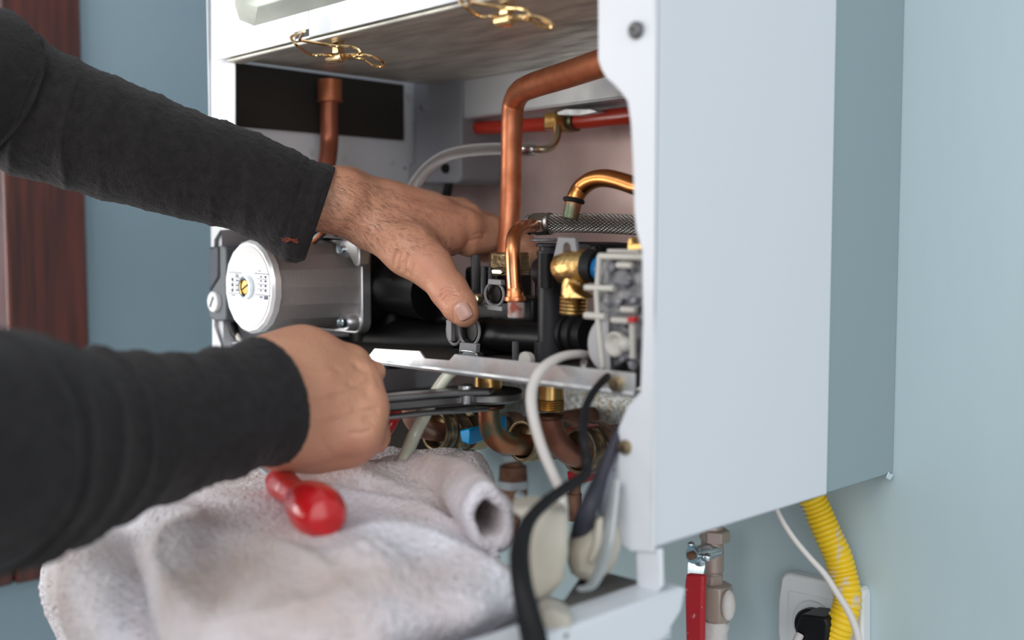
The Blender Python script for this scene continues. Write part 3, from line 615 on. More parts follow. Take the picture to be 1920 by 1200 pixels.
p0, a0_, r0_ = elbow(XC_, [(770, 740, 21), (770, 765, 20), (776, 785, 20), (790, 800, 20), (812, 808, 19), (830, 810, 18)], (822, 808, 33), 18, 'pinkish copper elbow behind the milky hose', m=mat('pink_copper', (.60, .26, .17), .35, .8, col2=(.45, .30, .25), scale=50))
for (p, a_, R_, m_, lab, nm, mm) in ((p1, a1_, r1_, brass_old, 'tarnished valve body behind the left stained elbow', 'isolating_valve', None), (p2, a2_, r2_, brass_old, 'tarnished brass valve body behind the right brown elbow', 'isolating_valve', None), (p0, a0_, r0_, brass_old, 'corroded valve body beside the blue handle', 'isolating_valve', None)):
    t = thing(nm, lab, 'valve', p+Vector((0, .05, -.02)), 'isolating valves under the boiler')
    obj('body', G().lathe(p+a_*.022, a_, [(0, R_*.7), (.006, R_*.7), (.007, R_*.95), (.02, R_*1.0), (.03, R_*.8), (.045, R_*.75), (.046, R_*.9), (.06, R_*.9)], 24), m_, t)
    g = G(); e = p+a_*.085; g.tube([e, e+Vector((0, YW-e.y-.012, 0)), e+Vector((0, YW-e.y+.01, 0))], R_*.6, 18); obj('wall_tail', g, rust, t)
g = G(); ppoly(g, [(660, 742), (756, 738), (768, 752), (800, 756), (812, 774), (780, 790), (768, 815), (752, 880), (660, 880)], .585, .09); tag(obj('shadow_filler_block', g, darkvoid, None, .012), 'dark brown block added in place of the deep shadow behind the lower fist', 'pipe')  # added dark block, stands in for the deep shadow behind the fist
# blue and red handles
g = G(); x_ = XC_+.004
g.loft([[P(862, 806, Y=.56), P(880, 801, Y=.56), P(880, 834, Y=.56), P(862, 826, Y=.56)], [P(884, 800, Y=.575), P(925, 786, Y=.60), P(925, 824, Y=.60), P(884, 835, Y=.575)]])
BH = thing('blue_valve_handle', 'bright blue lever handle on the valve left of the stained elbow', 'handle', P(890, 818, Y=.58))
g = G(); a, b = P(872, 816, Y=.555), P(930, 800, Y=.61)
a, b = P(872, 816, Y=.515), P(930, 800, Y=.560)
g.prism([P(861, 808, Y=.515), P(878, 804, Y=.515), P(882, 808, Y=.515), P(881, 835, Y=.515), P(865, 829, Y=.515)], (b-a)); obj('lever', g, blueh, BH, .0015)
obj('hub', G().lathe(b, (0, 0, 1), [(-.008, .008), (.008, .008)], 18), blueh, BH)
RH = thing('red_valve_handle', 'red lever handle showing above the right union nut', 'handle', P(1075, 810, Y=.58))
g = G(); g.prism([P(1058, 812, Y=.56), P(1070, 801, Y=.56), P(1090, 803, Y=.56), P(1092, 816, Y=.56)], (.001, .018, .001)); obj('lever', g, redgrip, RH, .001)
obj('hub', G().lathe(P(1100, 812, Y=.61), (0, 0, 1), [(-.01, .006), (.006, .006)], 16), steel, RH)
RT = thing('red_drain_tap', 'small red tap handle below the right union nut', 'tap', P(1080, 900, Y=.60))
g = G(); ppoly(g, [(1062, 884), (1092, 880), (1094, 905), (1076, 908), (1064, 900)], .60, .02); obj('handle', g, redgrip, RT, .001)
g = G(); zcyl(g, 1078, 905, 950, 11, Y=.612); zcyl(g, 1076, 925, 975, 15, Y=.612); obj('stem', g, rust, RT)
# rusty vertical valve on the wall
RV_ = thing('rusty_stop_valve', 'rusty brown stop valve with white tape standing below the stained elbow', 'valve', P(960, 945, Y=.69))
g = G(); zlathe(g, 962, [(862, 12), (866, 18), (872, 18), (874, 26), (900, 27), (902, 20), (912, 20), (914, 28), (940, 26), (944, 18), (1010, 14)], Y=.69); obj('body', g, rust, RV_)
g = G(); zlathe(g, 962, [(898, 24), (900, 29), (914, 29), (916, 24)], Y=.69); g.ball(P(975, 930, Y=.672), .005, 8); zlathe(g, 958, [(848, 14), (852, 20), (866, 18), (870, 12)], Y=.69); obj('tape_wrap', g, mat('grey_white_tape', (.42, .46, .50), .6, bump=.002, bscale=150), RV_)
# ------------------------------------------------------------------ cables
def cable(name, lab, pts, m, key='D', n=12, cat='cable'):
    g = G(); ptube(g, pts, n=n, seg=10, key=key); return tag(obj(name, g, m), lab, cat)
cable('white_cable', 'off-white cable looping over the rail and down to the control box', [(1110, 668, .665, 7.5), (1085, 664, .655, 8), (1050, 670, .645, 9), (1018, 690, .635, 10), (1000, 720, .63, 10.5), (996, 755, .625, 11), (1004, 800, .62, 10.5), (1020, 850, .61, 10.5), (1040, 895, .60, 10.5), (1052, 925, .59, 10.5), (1055, 965, .585, 11), (1056, 1010, .58, 11)], whitecable)
cable('black_cable', 'black cable crossing the rail and hanging in a long curve to the control box', [(1196, 676, .64, 7), (1165, 690, .625, 8), (1130, 715, .61, 8), (1104, 750, .60, 8), (1094, 790, .59, 8.5), (1096, 830, .58, 9), (1100, 865, .58, 10), (1098, 890, .575, 11), (1060, 915, .565, 11), (1020, 945, .55, 12), (990, 980, .54, 14), (975, 1030, .53, 19), (978, 1090, .515, 21), (990, 1150, .51, 24), (1000, 1190, .51, 26), (1010, 1240, .51, 26)], rubber)
cable('black_cable_bundle', 'thick black cable bundle hanging inside the lower corner of the white panel', [(1165, 800, .60, 10), (1145, 850, .595, 12), (1125, 900, .59, 15), (1105, 950, .585, 18), (1092, 985, .59, 19), (1086, 1020, .602, 17), (1082, 1060, .61, 14)], mat('bluish_black_cable', (.03, .03, .045), .5))
cable('grey_cable', 'thin grey cable beside the black bundle', [(1185, 780, .60, 5), (1160, 840, .598, 5), (1140, 900, .59, 6), (1128, 960, .592, 6), (1118, 1020, .605, 6)], mat('violet_grey_cable', (.16, .16, .20), .5))
cable('milky_hose', 'milky drain hose running down between the pliers and the towel', [(862, 690, .72, 9), (838, 706, .72, 11), (815, 740, .72, 12.5), (795, 780, .72, 13), (775, 820, .72, 13), (757, 866, .71, 13), (748, 900, .71, 13)], clearhose, cat='hose')
# ------------------------------------------------------------------ wall items on the right
YV = .685
RB = thing('red_lever_ball_valve', 'painted ball valve with a long chipped red lever on the wall below the casing', 'valve', P(1340, 1190, Y=YV))
g = G(); zlathe(g, 1336, [(985, 20), (998, 22), (1003, 24), (1010, 24), (1012, 21), (1036, 22), (1070, 22), (1074, 19), (1096, 19), (1098, 15), (1110, 15)], Y=YV, n=20); obj('neck', g, valve_paint, RB)
g = G(); p = P(1334, 1084, Y=YV); s_ = mpp(p); g.hexa(p, (0, 0, 1), 22*s_, 24*s_, .1); obj('hex_collar', g, valve_paint, RB, .0008); g = G(); p = P(1342, 1004, Y=YV); g.hexa(p, (0, 0, 1), 24*s_, 27*s_, .5); obj('hex_collar', g, valve_paint, RB, .0008)
g = G(); zlathe(g, 1344, [(1094, 24), (1096, 29), (1104, 30), (1118, 31), (1150, 31), (1160, 26), (1175, 22), (1260, 20)], Y=YV, n=8); obj('body', g, valve_paint, RB, .0008)
g = G(); zlathe(g, 1336, [(1094, 10), (1095, 22), (1103, 22), (1104, 12)], Y=YV); obj('dark_gap_ring', g, rust, RB)
g = G(); zlathe(g, 1340, [(1162, 25), (1175, 28), (1186, 24), (1205, 25), (1250, 23)], Y=YV-.001, n=20); p = P(1366, 1135, Y=YV-.004); g.ball(p, (.005, .006, .012), 8); obj('sealing_paste', g, valve_wh, RB)
hub = P(1302, 1040, Y=YV-.022)
g = G(); g.tube([hub, hub+Vector((.004, .022, 0))], .0065, 16); obj('spindle', g, chrome, RB)
g = G(); g.lathe(hub, (-.1, -1, 0), [(-.003, .0065), (.0, .0068), (.003, .0065), (.003, .004)], 24); g.ball(P(1326, 1045, Y=YV-.02), .0035, 8); g.ball(P(1296, 1022, Y=YV-.018), .003, 8); obj('hub_washer', g, chrome, RB)
obj('nut', G().hexa(hub+Vector((-.0004, -.004, 0)), (-.1, -1, 0), .003, .0036), rust, RB)
g = G(); g.prism([P(1292, 1050, Y=YV-.021), P(1320, 1052, Y=YV-.021), P(1322, 1062, Y=YV-.021), P(1318, 1082, Y=YV-.026), P(1288, 1080, Y=YV-.026), P(1290, 1058, Y=YV-.021)], (0, .002, 0)); obj('lever_plate', g, chrome, RB, .0004)
g = G(); ax1 = [(1285, 1076), (1318, 1079), (1317, 1096), (1315, 1230), (1286, 1230), (1283, 1098)]
g.prism([P(x, y, Y=YV-.030) for x, y in ax1], (0, .006, 0)); tag(obj('lever_sleeve', g, redlever, RB, .0018), 'chipped red lever sleeve')
# conduit
cp = [(1520, 930, .700), (1534, 960, .703), (1553, 1003, .705), (1570, 1040, .707), (1580, 1075, .708), (1588, 1110, .706), (1588, 1135, .704), (1578, 1165, .70), (1566, 1195, .698), (1556, 1235, .695)]
S = spline([(*P(x, y, Y=Y_), 0) for x, y, Y_ in cp], 12)
pts = [Vector(q[:3]) for q in S]
# resample by arc length with corrugation
seg = [0]
for i in range(1, len(pts)): seg.append(seg[-1]+(pts[i]-pts[i-1]).length)
tot = seg[-1]; nr = int(tot/.0036); out = []; rad = []
for k in range(nr*6+1):
    t = tot*k/(nr*6); i = max(j for j in range(len(seg)) if seg[j] <= t+1e-9); i = min(i, len(pts)-2)
    u = (t-seg[i])/max(seg[i+1]-seg[i], 1e-9); out.append(pts[i].lerp(pts[i+1], u)); rad.append(.0092+.0012*(abs(math.sin(PI*k/6))**.6))
yc_ = obj('yellow_conduit', G().tube(out, rad, 22), yellowp); tag(yc_, 'yellow corrugated conduit with grey paint smears coming down behind the casing', 'conduit')
cable('white_flex', 'thin white flex crossing over the yellow conduit in front of the socket', [(1448, 935, .690, 4.6), (1462, 968, .690, 4.8), (1485, 1005, .690, 5), (1515, 1042, .690, 5.2), (1545, 1075, .686, 5.6), (1565, 1105, .684, 6), (1590, 1145, .683, 6.5), (1605, 1180, .682, 7), (1612, 1215, .682, 7.5)], whitecable)
# socket
YS = YW-.012
SK = thing('wall_socket', 'white framed wall socket with a black plug behind the yellow conduit', 'socket', P(1540, 1180, Y=YS))
fr_ = [(1464, 1084), (1470, 1076), (1480, 1075), (1545, 1090), (1610, 1104), (1618, 1112), (1618, 1290), (1475, 1290), (1462, 1240), (1457, 1180), (1458, 1125)]
g = G(); ppoly(g, fr_, YS, .0125); obj('frame', g, socketw, SK, .002)
def socket_face():
    cx, cy = 1527, 1172; n = 40; g = G()
    C0 = P(cx, cy, Y=YS); outer = [(1480, 1108), (1530, 1118), (1580, 1128), (1592, 1134), (1592, 1250), (1540, 1245), (1480, 1235), (1478, 1170)]
    Rr = .0180
    # round the plate from the recess rim outward
    O = [P(x, y, Y=YS-.001) for x, y in outer]
    def edge(a):
        d = Vector((math.cos(a), 0, math.sin(a))); best = 1
        for i in range(len(O)):
            A, Bp = O[i]-C0, O[(i+1) % len(O)]-C0
            det = d.x*(-(Bp.z-A.z))+d.z*(Bp.x-A.x)
            if abs(det) < 1e-9: continue
            t = (A.x*(-(Bp.z-A.z))+A.z*(Bp.x-A.x))/det; u = (d.x*A.z-d.z*A.x)/det
            if t > 0 and -1e-6 <= u <= 1+1e-6: best = min(best, t)
        return C0+d*best
    vs = []; fs = []
    for k in range(n):
        a = 2*PI*k/n; d = Vector((math.cos(a), 0, math.sin(a))); e = edge(a)
        vs += [Vector((e.x, YS, e.z)), Vector((e.x, YS-.0012, e.z)), C0+d*Rr*1.06+Vector((0, -.0014, 0)), C0+d*Rr+Vector((0, -.0008, 0)), C0+d*Rr*.97+Vector((0, .011, 0)), C0+d*.0001+Vector((0, .011, 0))]
    for k in range(n):
        j = (k+1) % n
        for q in range(5): fs.append((k*6+q, j*6+q, j*6+q+1, k*6+q+1))
    g.add(vs, fs); return g, C0
g, C0 = socket_face(); obj('face_plate', g, socketw, SK, smooth=30)
PG = thing('black_plug', 'black angled plug pushed into the white wall socket', 'plug', C0)
g = G(); g.lathe(C0+Vector((0, -.004, 0)), (0, -1, 0), [(-.012, .0135), (.002, .0135), (.004, .012)], 24); obj('plug_base', g, black, PG)
g = G(); g.prism([P(1500, 1152, Y=YS-.03), P(1548, 1158, Y=YS-.03), P(1552, 1172, Y=YS-.03), P(1548, 1230, Y=YS-.03), P(1504, 1225, Y=YS-.03), P(1492, 1192, Y=YS-.03), P(1490, 1178, Y=YS-.03)], (0, .026, 0)); obj('plug_body', g, black, PG, .002)
g = G(); ptube(g, [(1500, 1190, YS-.03, 8), (1494, 1205, YS-.034, 8), (1498, 1235, YS-.036, 8)], key='Y'); obj('plug_cord', g, whitecable, PG)
g = G(); g.bb(P(1600, 1104, Y=YW-.006), P(1624, 1300, Y=YW+.001)); tag(obj('junction_cover', g, teal, None, .0015), 'flat wall-coloured cover plate at the right of the socket frame', 'cover plate')
# ------------------------------------------------------------------ fold-down control box
ZC = CAMZ-.187
CB = thing('control_box', 'white fold-down control box hanging open in front of the boiler under the towel', 'control box', (-.58, .38, ZC-.03))
g = G(); g.bb((-.362, .30, ZC-.026), (-.3585, .468, ZC)); g.bb((-.80, .30, ZC-.026), (-.797, .468, ZC)); g.bb((-.80, .297, ZC-.026), (-.3585, .300, ZC)); g.bb((-.80, .297, ZC-.028), (-.3585, .468, ZC-.026))
g.prism([Vector((-.357, .30, ZC)), Vector((-.357, .474, ZC)), Vector((-.357, .470, ZC-.012)), Vector((-.357, .455, ZC-.024)), Vector((-.357, .30, ZC-.03))], (.0035, 0, 0)); g.bb((-.375, .30, ZC-.001), (-.354, .472, ZC+.001))
obj('tray', g, white_enamel, CB, .0012)
g = G(); g.prism([P(x, y, Z=-.191) for x, y in [(1010, 1185), (1060, 1130), (1100, 1072), (1150, 1085), (1200, 1098), (1195, 1118), (1120, 1160), (1060, 1200)]], (0, 0, .003)); obj('grey_plate', g, greyplate, CB, .001)
g = G(); p = P(1101, 1093, Z=-.1865); g.lathe(p, (0, 0, 1), [(-.003, .004), (.0008, .004), (.001, .001)], 18); obj('plate_hole', g, rubber, CB)
def soft(name, pts, D, th, m, bev=.006):
    a = P(*pts[0], D=D); g = G(); g.prism([P(x, y, D=D) for x, y in pts], F0*th); return obj(name, g, m, CB, bev)
soft('relay_housing', [(955, 958), (1000, 952), (1064, 962), (1066, 1040), (1058, 1090), (1030, 1122), (990, 1140), (978, 1060), (985, 980)], .562, .03, cream)
soft('relay_housing', [(1066, 1020), (1112, 992), (1160, 978), (1166, 1030), (1152, 1078), (1110, 1098), (1066, 1085)], .585, .03, cream)
soft('terminal_cover', [(1010, 1150), (1030, 1140), (1075, 1160), (1070, 1195), (1020, 1230)], .53, .02, cream, .003)
g = G(); S_ = spline([(*P(x, y, D=d), 0) for x, y, d in [(1152, 900, .59), (1146, 960, .585), (1138, 1020, .58), (1126, 1065, .572), (1108, 1098, .565), (1092, 1104, .56)]], 8)
g.tube([q[:3] for q in S_], .0042, 10, flat=.35); obj('steel_strap', g, mat('grey_strap', (.42, .45, .46), .4, .4), CB)
soft('cable_clamp', [(1118, 975), (1132, 970), (1130, 1030), (1112, 1060), (1100, 1058), (1112, 1020)], .582, .01, cream, .002)

# ------------------------------------------------------------------ towel
rows = [
 [(120, 1010, .80), (200, 1000, .80), (360, 950, .84), (520, 905, .86), (660, 880, .90), (770, 900, .88), (850, 915, .86), (895, 950, .83), (920, 985, .80)],
 [(98, 1030, .76), (170, 1005, .70), (330, 930, .72), (500, 884, .78), (655, 850, .83), (765, 864, .81), (850, 862, .78), (905, 890, .75), (930, 935, .72)],
 [(82, 1050, .735), (158, 1030, .64), (330, 962, .66), (512, 900, .72), (655, 880, .75), (775, 884, .72), (872, 900, .70), (895, 935, .70), (900, 975, .69)],
 [(74, 1080, .72), (158, 1075, .60), (320, 1010, .60), (490, 962, .64), (640, 955, .64), (780, 945, .66), (860, 985, .655), (890, 1030, .63), (935, 1048, .61)],
 [(92, 1130, .71), (162, 1130, .585), (315, 1080, .57), (480, 1040, .575), (640, 1045, .565), (790, 1035, .575), (885, 1050, .58), (940, 1075, .585), (963, 1095, .585)],
 [(140, 1195, .70), (192, 1200, .57), (322, 1195, .55), (480, 1190, .52), (660, 1165, .51), (800, 1150, .53), (890, 1140, .54), (940, 1130, .56), (962, 1118, .575)],
 [(205, 1290, .69), (240, 1330, .575), (320, 1350, .55), (480, 1350, .53), (660, 1300, .515), (790, 1235, .54), (870, 1190, .555), (915, 1165, .57), (945, 1140, .58)],
]
GR = np.array([[list(P(x, y, D=d)) for x, y, d in r] for r in rows])
def crm(A, n):      # catmull-rom along axis 0
    out = []
    for i in range(len(A)-1):
        a, b, c, d = A[max(i-1, 0)], A[i], A[i+1], A[min(i+2, len(A)-1)]
        for k in range(n):
            t = k/n; out.append(.5*((2*b)+(-a+c)*t+(2*a-5*b+4*c-d)*t*t+(-a+3*b-3*c+d)*t**3))
    out.append(A[-1]); return np.array(out)
T1 = crm(GR, 44); T2 = crm(T1.transpose(1, 0, 2), 44).transpose(1, 0, 2)   # rows x cols x 3
nr_, nc_ = T2.shape[:2]
du = np.gradient(T2, axis=1); dv = np.gradient(T2, axis=0); nrm = np.cross(dv, du); nrm /= np.linalg.norm(nrm, axis=2, keepdims=True)+1e-12
if nrm[..., 2].mean() < 0: nrm = -nrm
def ripples(p):
    v = Vector(p)
    a = noise.noise(v*14)*.006 + noise.noise(v*32+Vector((3, 1, 7)))*.0035
    a += (1-abs(noise.noise(Vector((v.x*9+v.y*6, v.y*20-v.x*8, v.z*12)))))**6*.006
    a += noise.noise(v*420)*.0007 + noise.noise(v*900)*.0006
    return a
bump_c = np.array(list(P(690, 1085, D=.545))); bump_d = np.array(list(P(800, 1080, D=.56)))
for i in range(nr_):
    for j in range(nc_):
        p = T2[i, j]; a = ripples(p)
        rl = Vector(p)-CAM; zc_ = rl.dot(FV); xp_ = 960+F*rl.dot(RV)/zc_; yp_ = 600-F*rl.dot(UV)/zc_; wy = min(1, max(0, (yp_-950)/90))
        a += wy*(-.011*math.exp(-((xp_-245-.10*(yp_-1000))/38)**2)+.006*math.exp(-((xp_-350)/42)**2)+.004*math.exp(-((xp_-160)/30)**2))
        a -= .006*math.exp(-((yp_-915-.11*(xp_-600))/9)**2)*(1 if 560 < xp_ < 800 else 0)*math.sin(max(0, min(1, (xp_-560)/240))*PI)
        r1 = np.linalg.norm(p-bump_c); a += .013*math.exp(-(r1/.016)**2)*(1+.5*noise.noise(Vector(p)*130))
        a += .002*math.exp(-(np.linalg.norm(p-bump_d)/.02)**2)*noise.noise(Vector(p)*60)
        T2[i, j] = p+nrm[i, j]*a
g = G(); vs = [Vector(T2[i, j]) for i in range(nr_) for j in range(nc_)]
g.add(vs, [(i*nc_+j, i*nc_+j+1, (i+1)*nc_+j+1, (i+1)*nc_+j) for i in range(nr_-1) for j in range(nc_-1)])
# rolled corner: an open tube whose mouth looks towards the lower right
tubep = [(690, 905, .75, 20), (740, 892, .73, 30), (800, 898, .70, 42), (850, 918, .675, 54), (880, 938, .650, 60), (900, 958, .630, 62), (916, 972, .610, 62)]
W_ = []
for x, y, d, r_ in tubep: p = P(x, y, D=d); W_.append((*p, r_*mpp(p)))
S_ = spline(W_, 10); C_ = [Vector(q[:3]) for q in S_]; R_ = [float(q[3]) for q in S_]
nn = 64
def tring(c, t, r, wob):
    ref = ZV; u = (ref-t*ref.dot(t)).normalized(); w = t.cross(u); o = []
    for k in range(nn):
        a = 2*PI*k/nn; rr = r*(1+wob*(.10*math.sin(2*a+.7)+.05*math.sin(5*a+1)))
        q = c+(u*math.cos(a)*1.05+w*math.sin(a)*.85)*rr; o.append(q+(u*math.cos(a)+w*math.sin(a))*(noise.noise(q*60)*.002+noise.noise(q*500)*.0006))
    return o
rings = []
for i in range(len(C_)):
    t = (C_[min(i+1, len(C_)-1)]-C_[max(i-1, 0)]).normalized(); rings.append(tring(C_[i], t, R_[i], 1))
t = (C_[-1]-C_[-3]).normalized()
for k in range(1, 7): a = k/6*PI; rings.append(tring(C_[-1]+t*.005*math.sin(a), t, R_[-1]-.0045*(1-math.cos(a)), 1))
for k in range(1, 8): rings.append(tring(C_[-1]-t*.010*k, t, (R_[-1]-.009)*(1-.04*k), 1))
g.loft(rings, cap=True)
tw = obj('towel', g, towelm, None, smooth=180, origin=P(600, 1000, D=.62)+Vector((0, 0, -.02)))
sm = tw.modifiers.new('thick', 'SOLIDIFY'); sm.thickness = .003; sm.offset = -1
tag(tw, 'crumpled white terry towel with a rolled end draped over the open control box', 'towel')
# terry fringe along the far left edge: loops as real strands
g = G(); random.seed(5)
for k in range(2600):
    i = random.randint(44, nr_-1); j = int(abs(random.gauss(0, 10))) if random.random() < .75 else random.randint(0, 40)
    j = min(j, nc_-2); p = Vector(T2[i, j]); n_ = Vector(nrm[i, j]); e = (Vector(T2[i, 0])-Vector(T2[i, min(6, nc_-1)])).normalized()
    d = (n_+e*random.uniform(0, 1.2)*(1 if j < 12 else .2)+Vector((random.gauss(0, .4), random.gauss(0, .4), random.gauss(0, .4)))).normalized(); L = random.uniform(.0015, .0032)
    q = p+d*L; w = d.orthogonal().normalized()*.00035; u = d.cross(w).normalized()*.00035
    g.add([p-w-u, p+w-u, p+u, q-w, q+w, q+u+w*.3], [(0, 1, 4, 3), (1, 2, 5, 4), (2, 0, 3, 5), (3, 4, 5)])
tag(obj('terry_pile', g, towelm, tw, smooth=0), kind='stuff')

# ------------------------------------------------------------------ screwdriver on the towel
a = P(522, 903, D=.655); b = P(592, 955, D=.585)
SD = thing('screwdriver', 'red handled screwdriver lying on the towel below the lower cuff', 'screwdriver', (a+b)/2)
d = (b-a).normalized(); s_ = .000315; L = (b-a).length
obj('grip', G().lathe(a+d*L*.30, d, [(0, 19*s_), (.004, 24*s_), (.008, 27*s_), (.012, 27*s_), (.018, 24*s_), (.024, 25*s_), (.030, 33*s_), (.038, 41*s_), (.050, 46*s_), (.062, 46*s_), (.070, 41*s_), (.075, 30*s_), (.077, 12*s_), (.0772, .1*s_)], 30), redgrip_s, SD)
obj('grip_collar', G().lathe(a-d*.006, d, [(0, 14*s_), (.003, 24*s_), (.010, 29*s_), (.022, 30*s_), (.034, 27*s_), (.042, 22*s_)], 30), redgrip_s, SD)
obj('shaft', G().tube([a, a-d*.08], .0021, 14), steel, SD)

# ------------------------------------------------------------------ pliers
PL = thing('slip_joint_pliers', 'dark steel pliers with red grips clamped on the left brass stub', 'pliers', P(820, 735, D=.72))
S0 = P(916, 735, Y=.50); H0 = P(722, 742, D=.695); S0.z = 0; H0.z = 0
dr = (S0-H0).normalized(); nr2 = Vector((-dr.y, dr.x, 0)); Ls = (S0-H0).length
def flatpoly(pts, z0, z1):  # pts in (along, across) from H0
    g = G(); g.prism([H0+dr*u+nr2*v+ZV*z0 for u, v in pts], (0, 0, z1-z0)); return g
zz = lambda y: P(900, y, Y=.50).z
def ringend(R1, R2, gap=0):
    o = [(Ls+R1*math.cos(a), R1*math.sin(a)) for a in [PI*.8-PI*1.6*k/24 for k in range(25)]]
    return o
o1 = ringend(.0235, .011)
outl = [(-.03, .007), (Ls*.45, .010)]+o1+[(Ls*.45, -.010), (-.03, -.009)]
obj('lower_jaw', flatpoly(outl, zz(748), zz(728)), tool_steel, PL, .0018)
outl = [(-.03, -.002), (Ls*.3, -.004), (Ls*.62, -.002), (Ls*.82, -.013), (Ls*.88, -.022), (Ls*.80, -.026), (Ls*.6, -.022), (Ls*.3, -.018), (-.03, -.016)]
obj('upper_jaw', flatpoly(outl, zz(727), zz(716)), tool_steel, PL, .0015)
g = flatpoly([(-.01, -.008), (Ls*.3, -.008), (Ls*.78, -.014), (Ls*.84, -.022), (Ls*.7, -.024), (Ls*.3, -.018), (-.01, -.018)], zz(757), zz(750)); obj('handle_arm', g, tool_steel, PL, .0012)
pv = H0+dr*Ls*.66-nr2*.014; pv.z = zz(716)
obj('pivot_bolt', G().lathe(pv, (0, 0, 1), [(-.010, .004), (.0002, .0055), (.0018, .0055), (.0026, .004), (.0026, .0001)], 20), steel, PL)
g = G(); ptube(g, [(748, 752, .74, 8), (744, 768, .742, 10), (734, 792, .745, 12), (716, 814, .742, 14), (694, 832, .735, 16), (665, 848, .728, 17)], n=16); tag(obj('red_grip', g, redgrip, PL), 'red rubber grip')
g = G(); ptube(g, [(706, 738, .712, 10), (690, 742, .715, 14), (660, 755, .72, 16), (620, 785, .72, 16), (585, 815, .715, 15)], n=16); tag(obj('red_grip', g, redgrip, PL), 'red rubber grip')

# ------------------------------------------------------------------ the worker: signed distance fields
import openvdb
def smin(a, b, k):
    h = np.clip(.5+.5*(b-a)/k, 0, 1); return b*(1-h)+a*h-k*h*(1-h)
def cone_d(X, a, b, ra, rb):
    a = np.array(a); b = np.array(b); ab = b-a; t = np.clip(((X-a)@ab)/max(ab@ab, 1e-12), 0, 1)
    return np.linalg.norm(X-a-t[..., None]*ab, axis=-1)-(ra+(rb-ra)*t)
def field(prims, vox, pad=.012, k=.01, creases=(), extra=None):
    A = np.array([list(p[0]) for p in prims]+[list(p[1]) for p in prims]); R_ = np.array([p[2] for p in prims]+[p[3] for p in prims])
    lo = (A-R_[:, None]).min(0)-pad; hi = (A+R_[:, None]).max(0)+pad
    n = np.ceil((hi-lo)/vox).astype(int); ax = [lo[i]+vox*np.arange(n[i]) for i in range(3)]
    X = np.stack(np.meshgrid(*ax, indexing='ij'), -1).astype(np.float32); D = None
    for p in prims:
        kk = p[4] if len(p) > 4 else k
        d = cone_d(X, p[0], p[1], p[2], p[3])
        D = d if D is None else smin(D, d, kk)
    for (a, b, w, h) in creases:
        d = cone_d(X, a, b, 0, 0); D = D+h*np.exp(-(d/w)**2)
    if extra is not None: D = extra(X, D)
    gr = openvdb.FloatGrid(1.0); gr.copyFromArray(np.ascontiguousarray(D.astype(np.float32)))
    pts, quads = gr.convertToQuads(0.0)
    return np.asarray(pts)*vox+lo, np.asarray(quads)
def Q(x, y, d): return np.array(list(P(x, y, D=d)))
def MM(px_, d): return px_*d/F
# left (upper) hand
idx = Q(868, 428, .862); mid_ = Q(872, 413, .885); rin = Q(862, 402, .908); pin = Q(845, 410, .928)
wr = Q(690, 398, .825); wr2 = Q(700, 388, .85)
prims = [
 (Q(580, 375, .80), Q(640, 380, .81), .0225, .0222), (Q(580, 360, .82), Q(650, 370, .84), .021, .020), (Q(640, 376, .81), wr, .0225, .0205, .012), (Q(650, 368, .835), wr2, .021, .0195, .012),
 (wr, idx, .0195, .0145, .012), (wr, mid_, .019, .0145, .010), (wr2, rin, .018, .0135, .01), (wr2, pin, .017, .0105, .01),
 (Q(730, 395, .84), Q(800, 405, .86), .0215, .0185, .012),
 # thumb
 (Q(700, 432, .815), Q(770, 470, .803), .0150, .0175, .014), (Q(770, 470, .803), Q(808, 500, .795), .0175, .0150, .012), (Q(808, 500, .795), Q(843, 546, .785), .0146, .0128, .008),
 (Q(843, 546, .785), Q(862, 574, .778), .0130, .0118, .006), (Q(862, 574, .778), Q(874, 590, .775), .0118, .0092, .006),
 # web
 (Q(790, 462, .82), Q(842, 452, .845), .0150, .0105, .012), (Q(750, 430, .83), Q(830, 440, .85), .018, .014, .012),
 # index finger bending behind the pipe
 (idx, Q(922, 434, .885), .0132, .0108, .008), (Q(922, 434, .885), Q(975, 448, .905), .0112, .0100, .005), (Q(975, 448, .905), Q(998, 474, .895), .0098, .0085, .004),
 # middle
 (mid_, Q(915, 424, .915), .0132, .0108, .006), (Q(915, 424, .915), Q(958, 448, .93), .0108, .0098, .004), (Q(958, 448, .93), Q(975, 478, .92), .0096, .0085, .004),
 (rin, Q(900, 420, .94), .0125, .0102, .005), (Q(900, 420, .94), Q(935, 450, .955), .0102, .0094, .004), (Q(935, 450, .955), Q(945, 480, .945), .0092, .008, .004),
 (pin, Q(880, 425, .95), .0112, .0090, .005), (Q(880, 425, .95), Q(905, 452, .96), .009, .0082, .004), (Q(905, 452, .96), Q(910, 478, .955), .008, .007, .004),
 (Q(880, 462, .86), Q(915, 458, .875), .0085, .0075, .008),
]
def cr(x0, y0, x1, y1, d, w, h, off=0): return (Q(x0, y0, d-off), Q(x1, y1, d-off), w, h)
cre = [cr(826, 552, 846, 540, .781, .0012, .0007), cr(832, 560, 854, 547, .781, .0011, .0008), cr(836, 545, 842, 536, .781, .0010, .0006),
       cr(738, 500, 748, 470, .786, .0018, .0013), cr(752, 508, 758, 480, .786, .0016, .0012), cr(765, 515, 768, 490, .787, .0014, .0009), cr(843, 482, 838, 465, .83, .0018, .0015),
       cr(690, 455, 705, 420, .80, .003, -.0008), cr(885, 470, 900, 450, .865, .002, .001), cr(875, 455, 905, 440, .86, .002, .0009)]
cre += [(Q(740, 378, .815), Q(865, 412, .845), .0030, -.0012), (Q(735, 392, .81), Q(790, 430, .81), .0026, -.0009), (Q(700, 375, .805), Q(760, 400, .815), .002, -.0007)]
# nail bed seat
ptsL, qL = field(prims, .0012, k=.01, creases=cre)
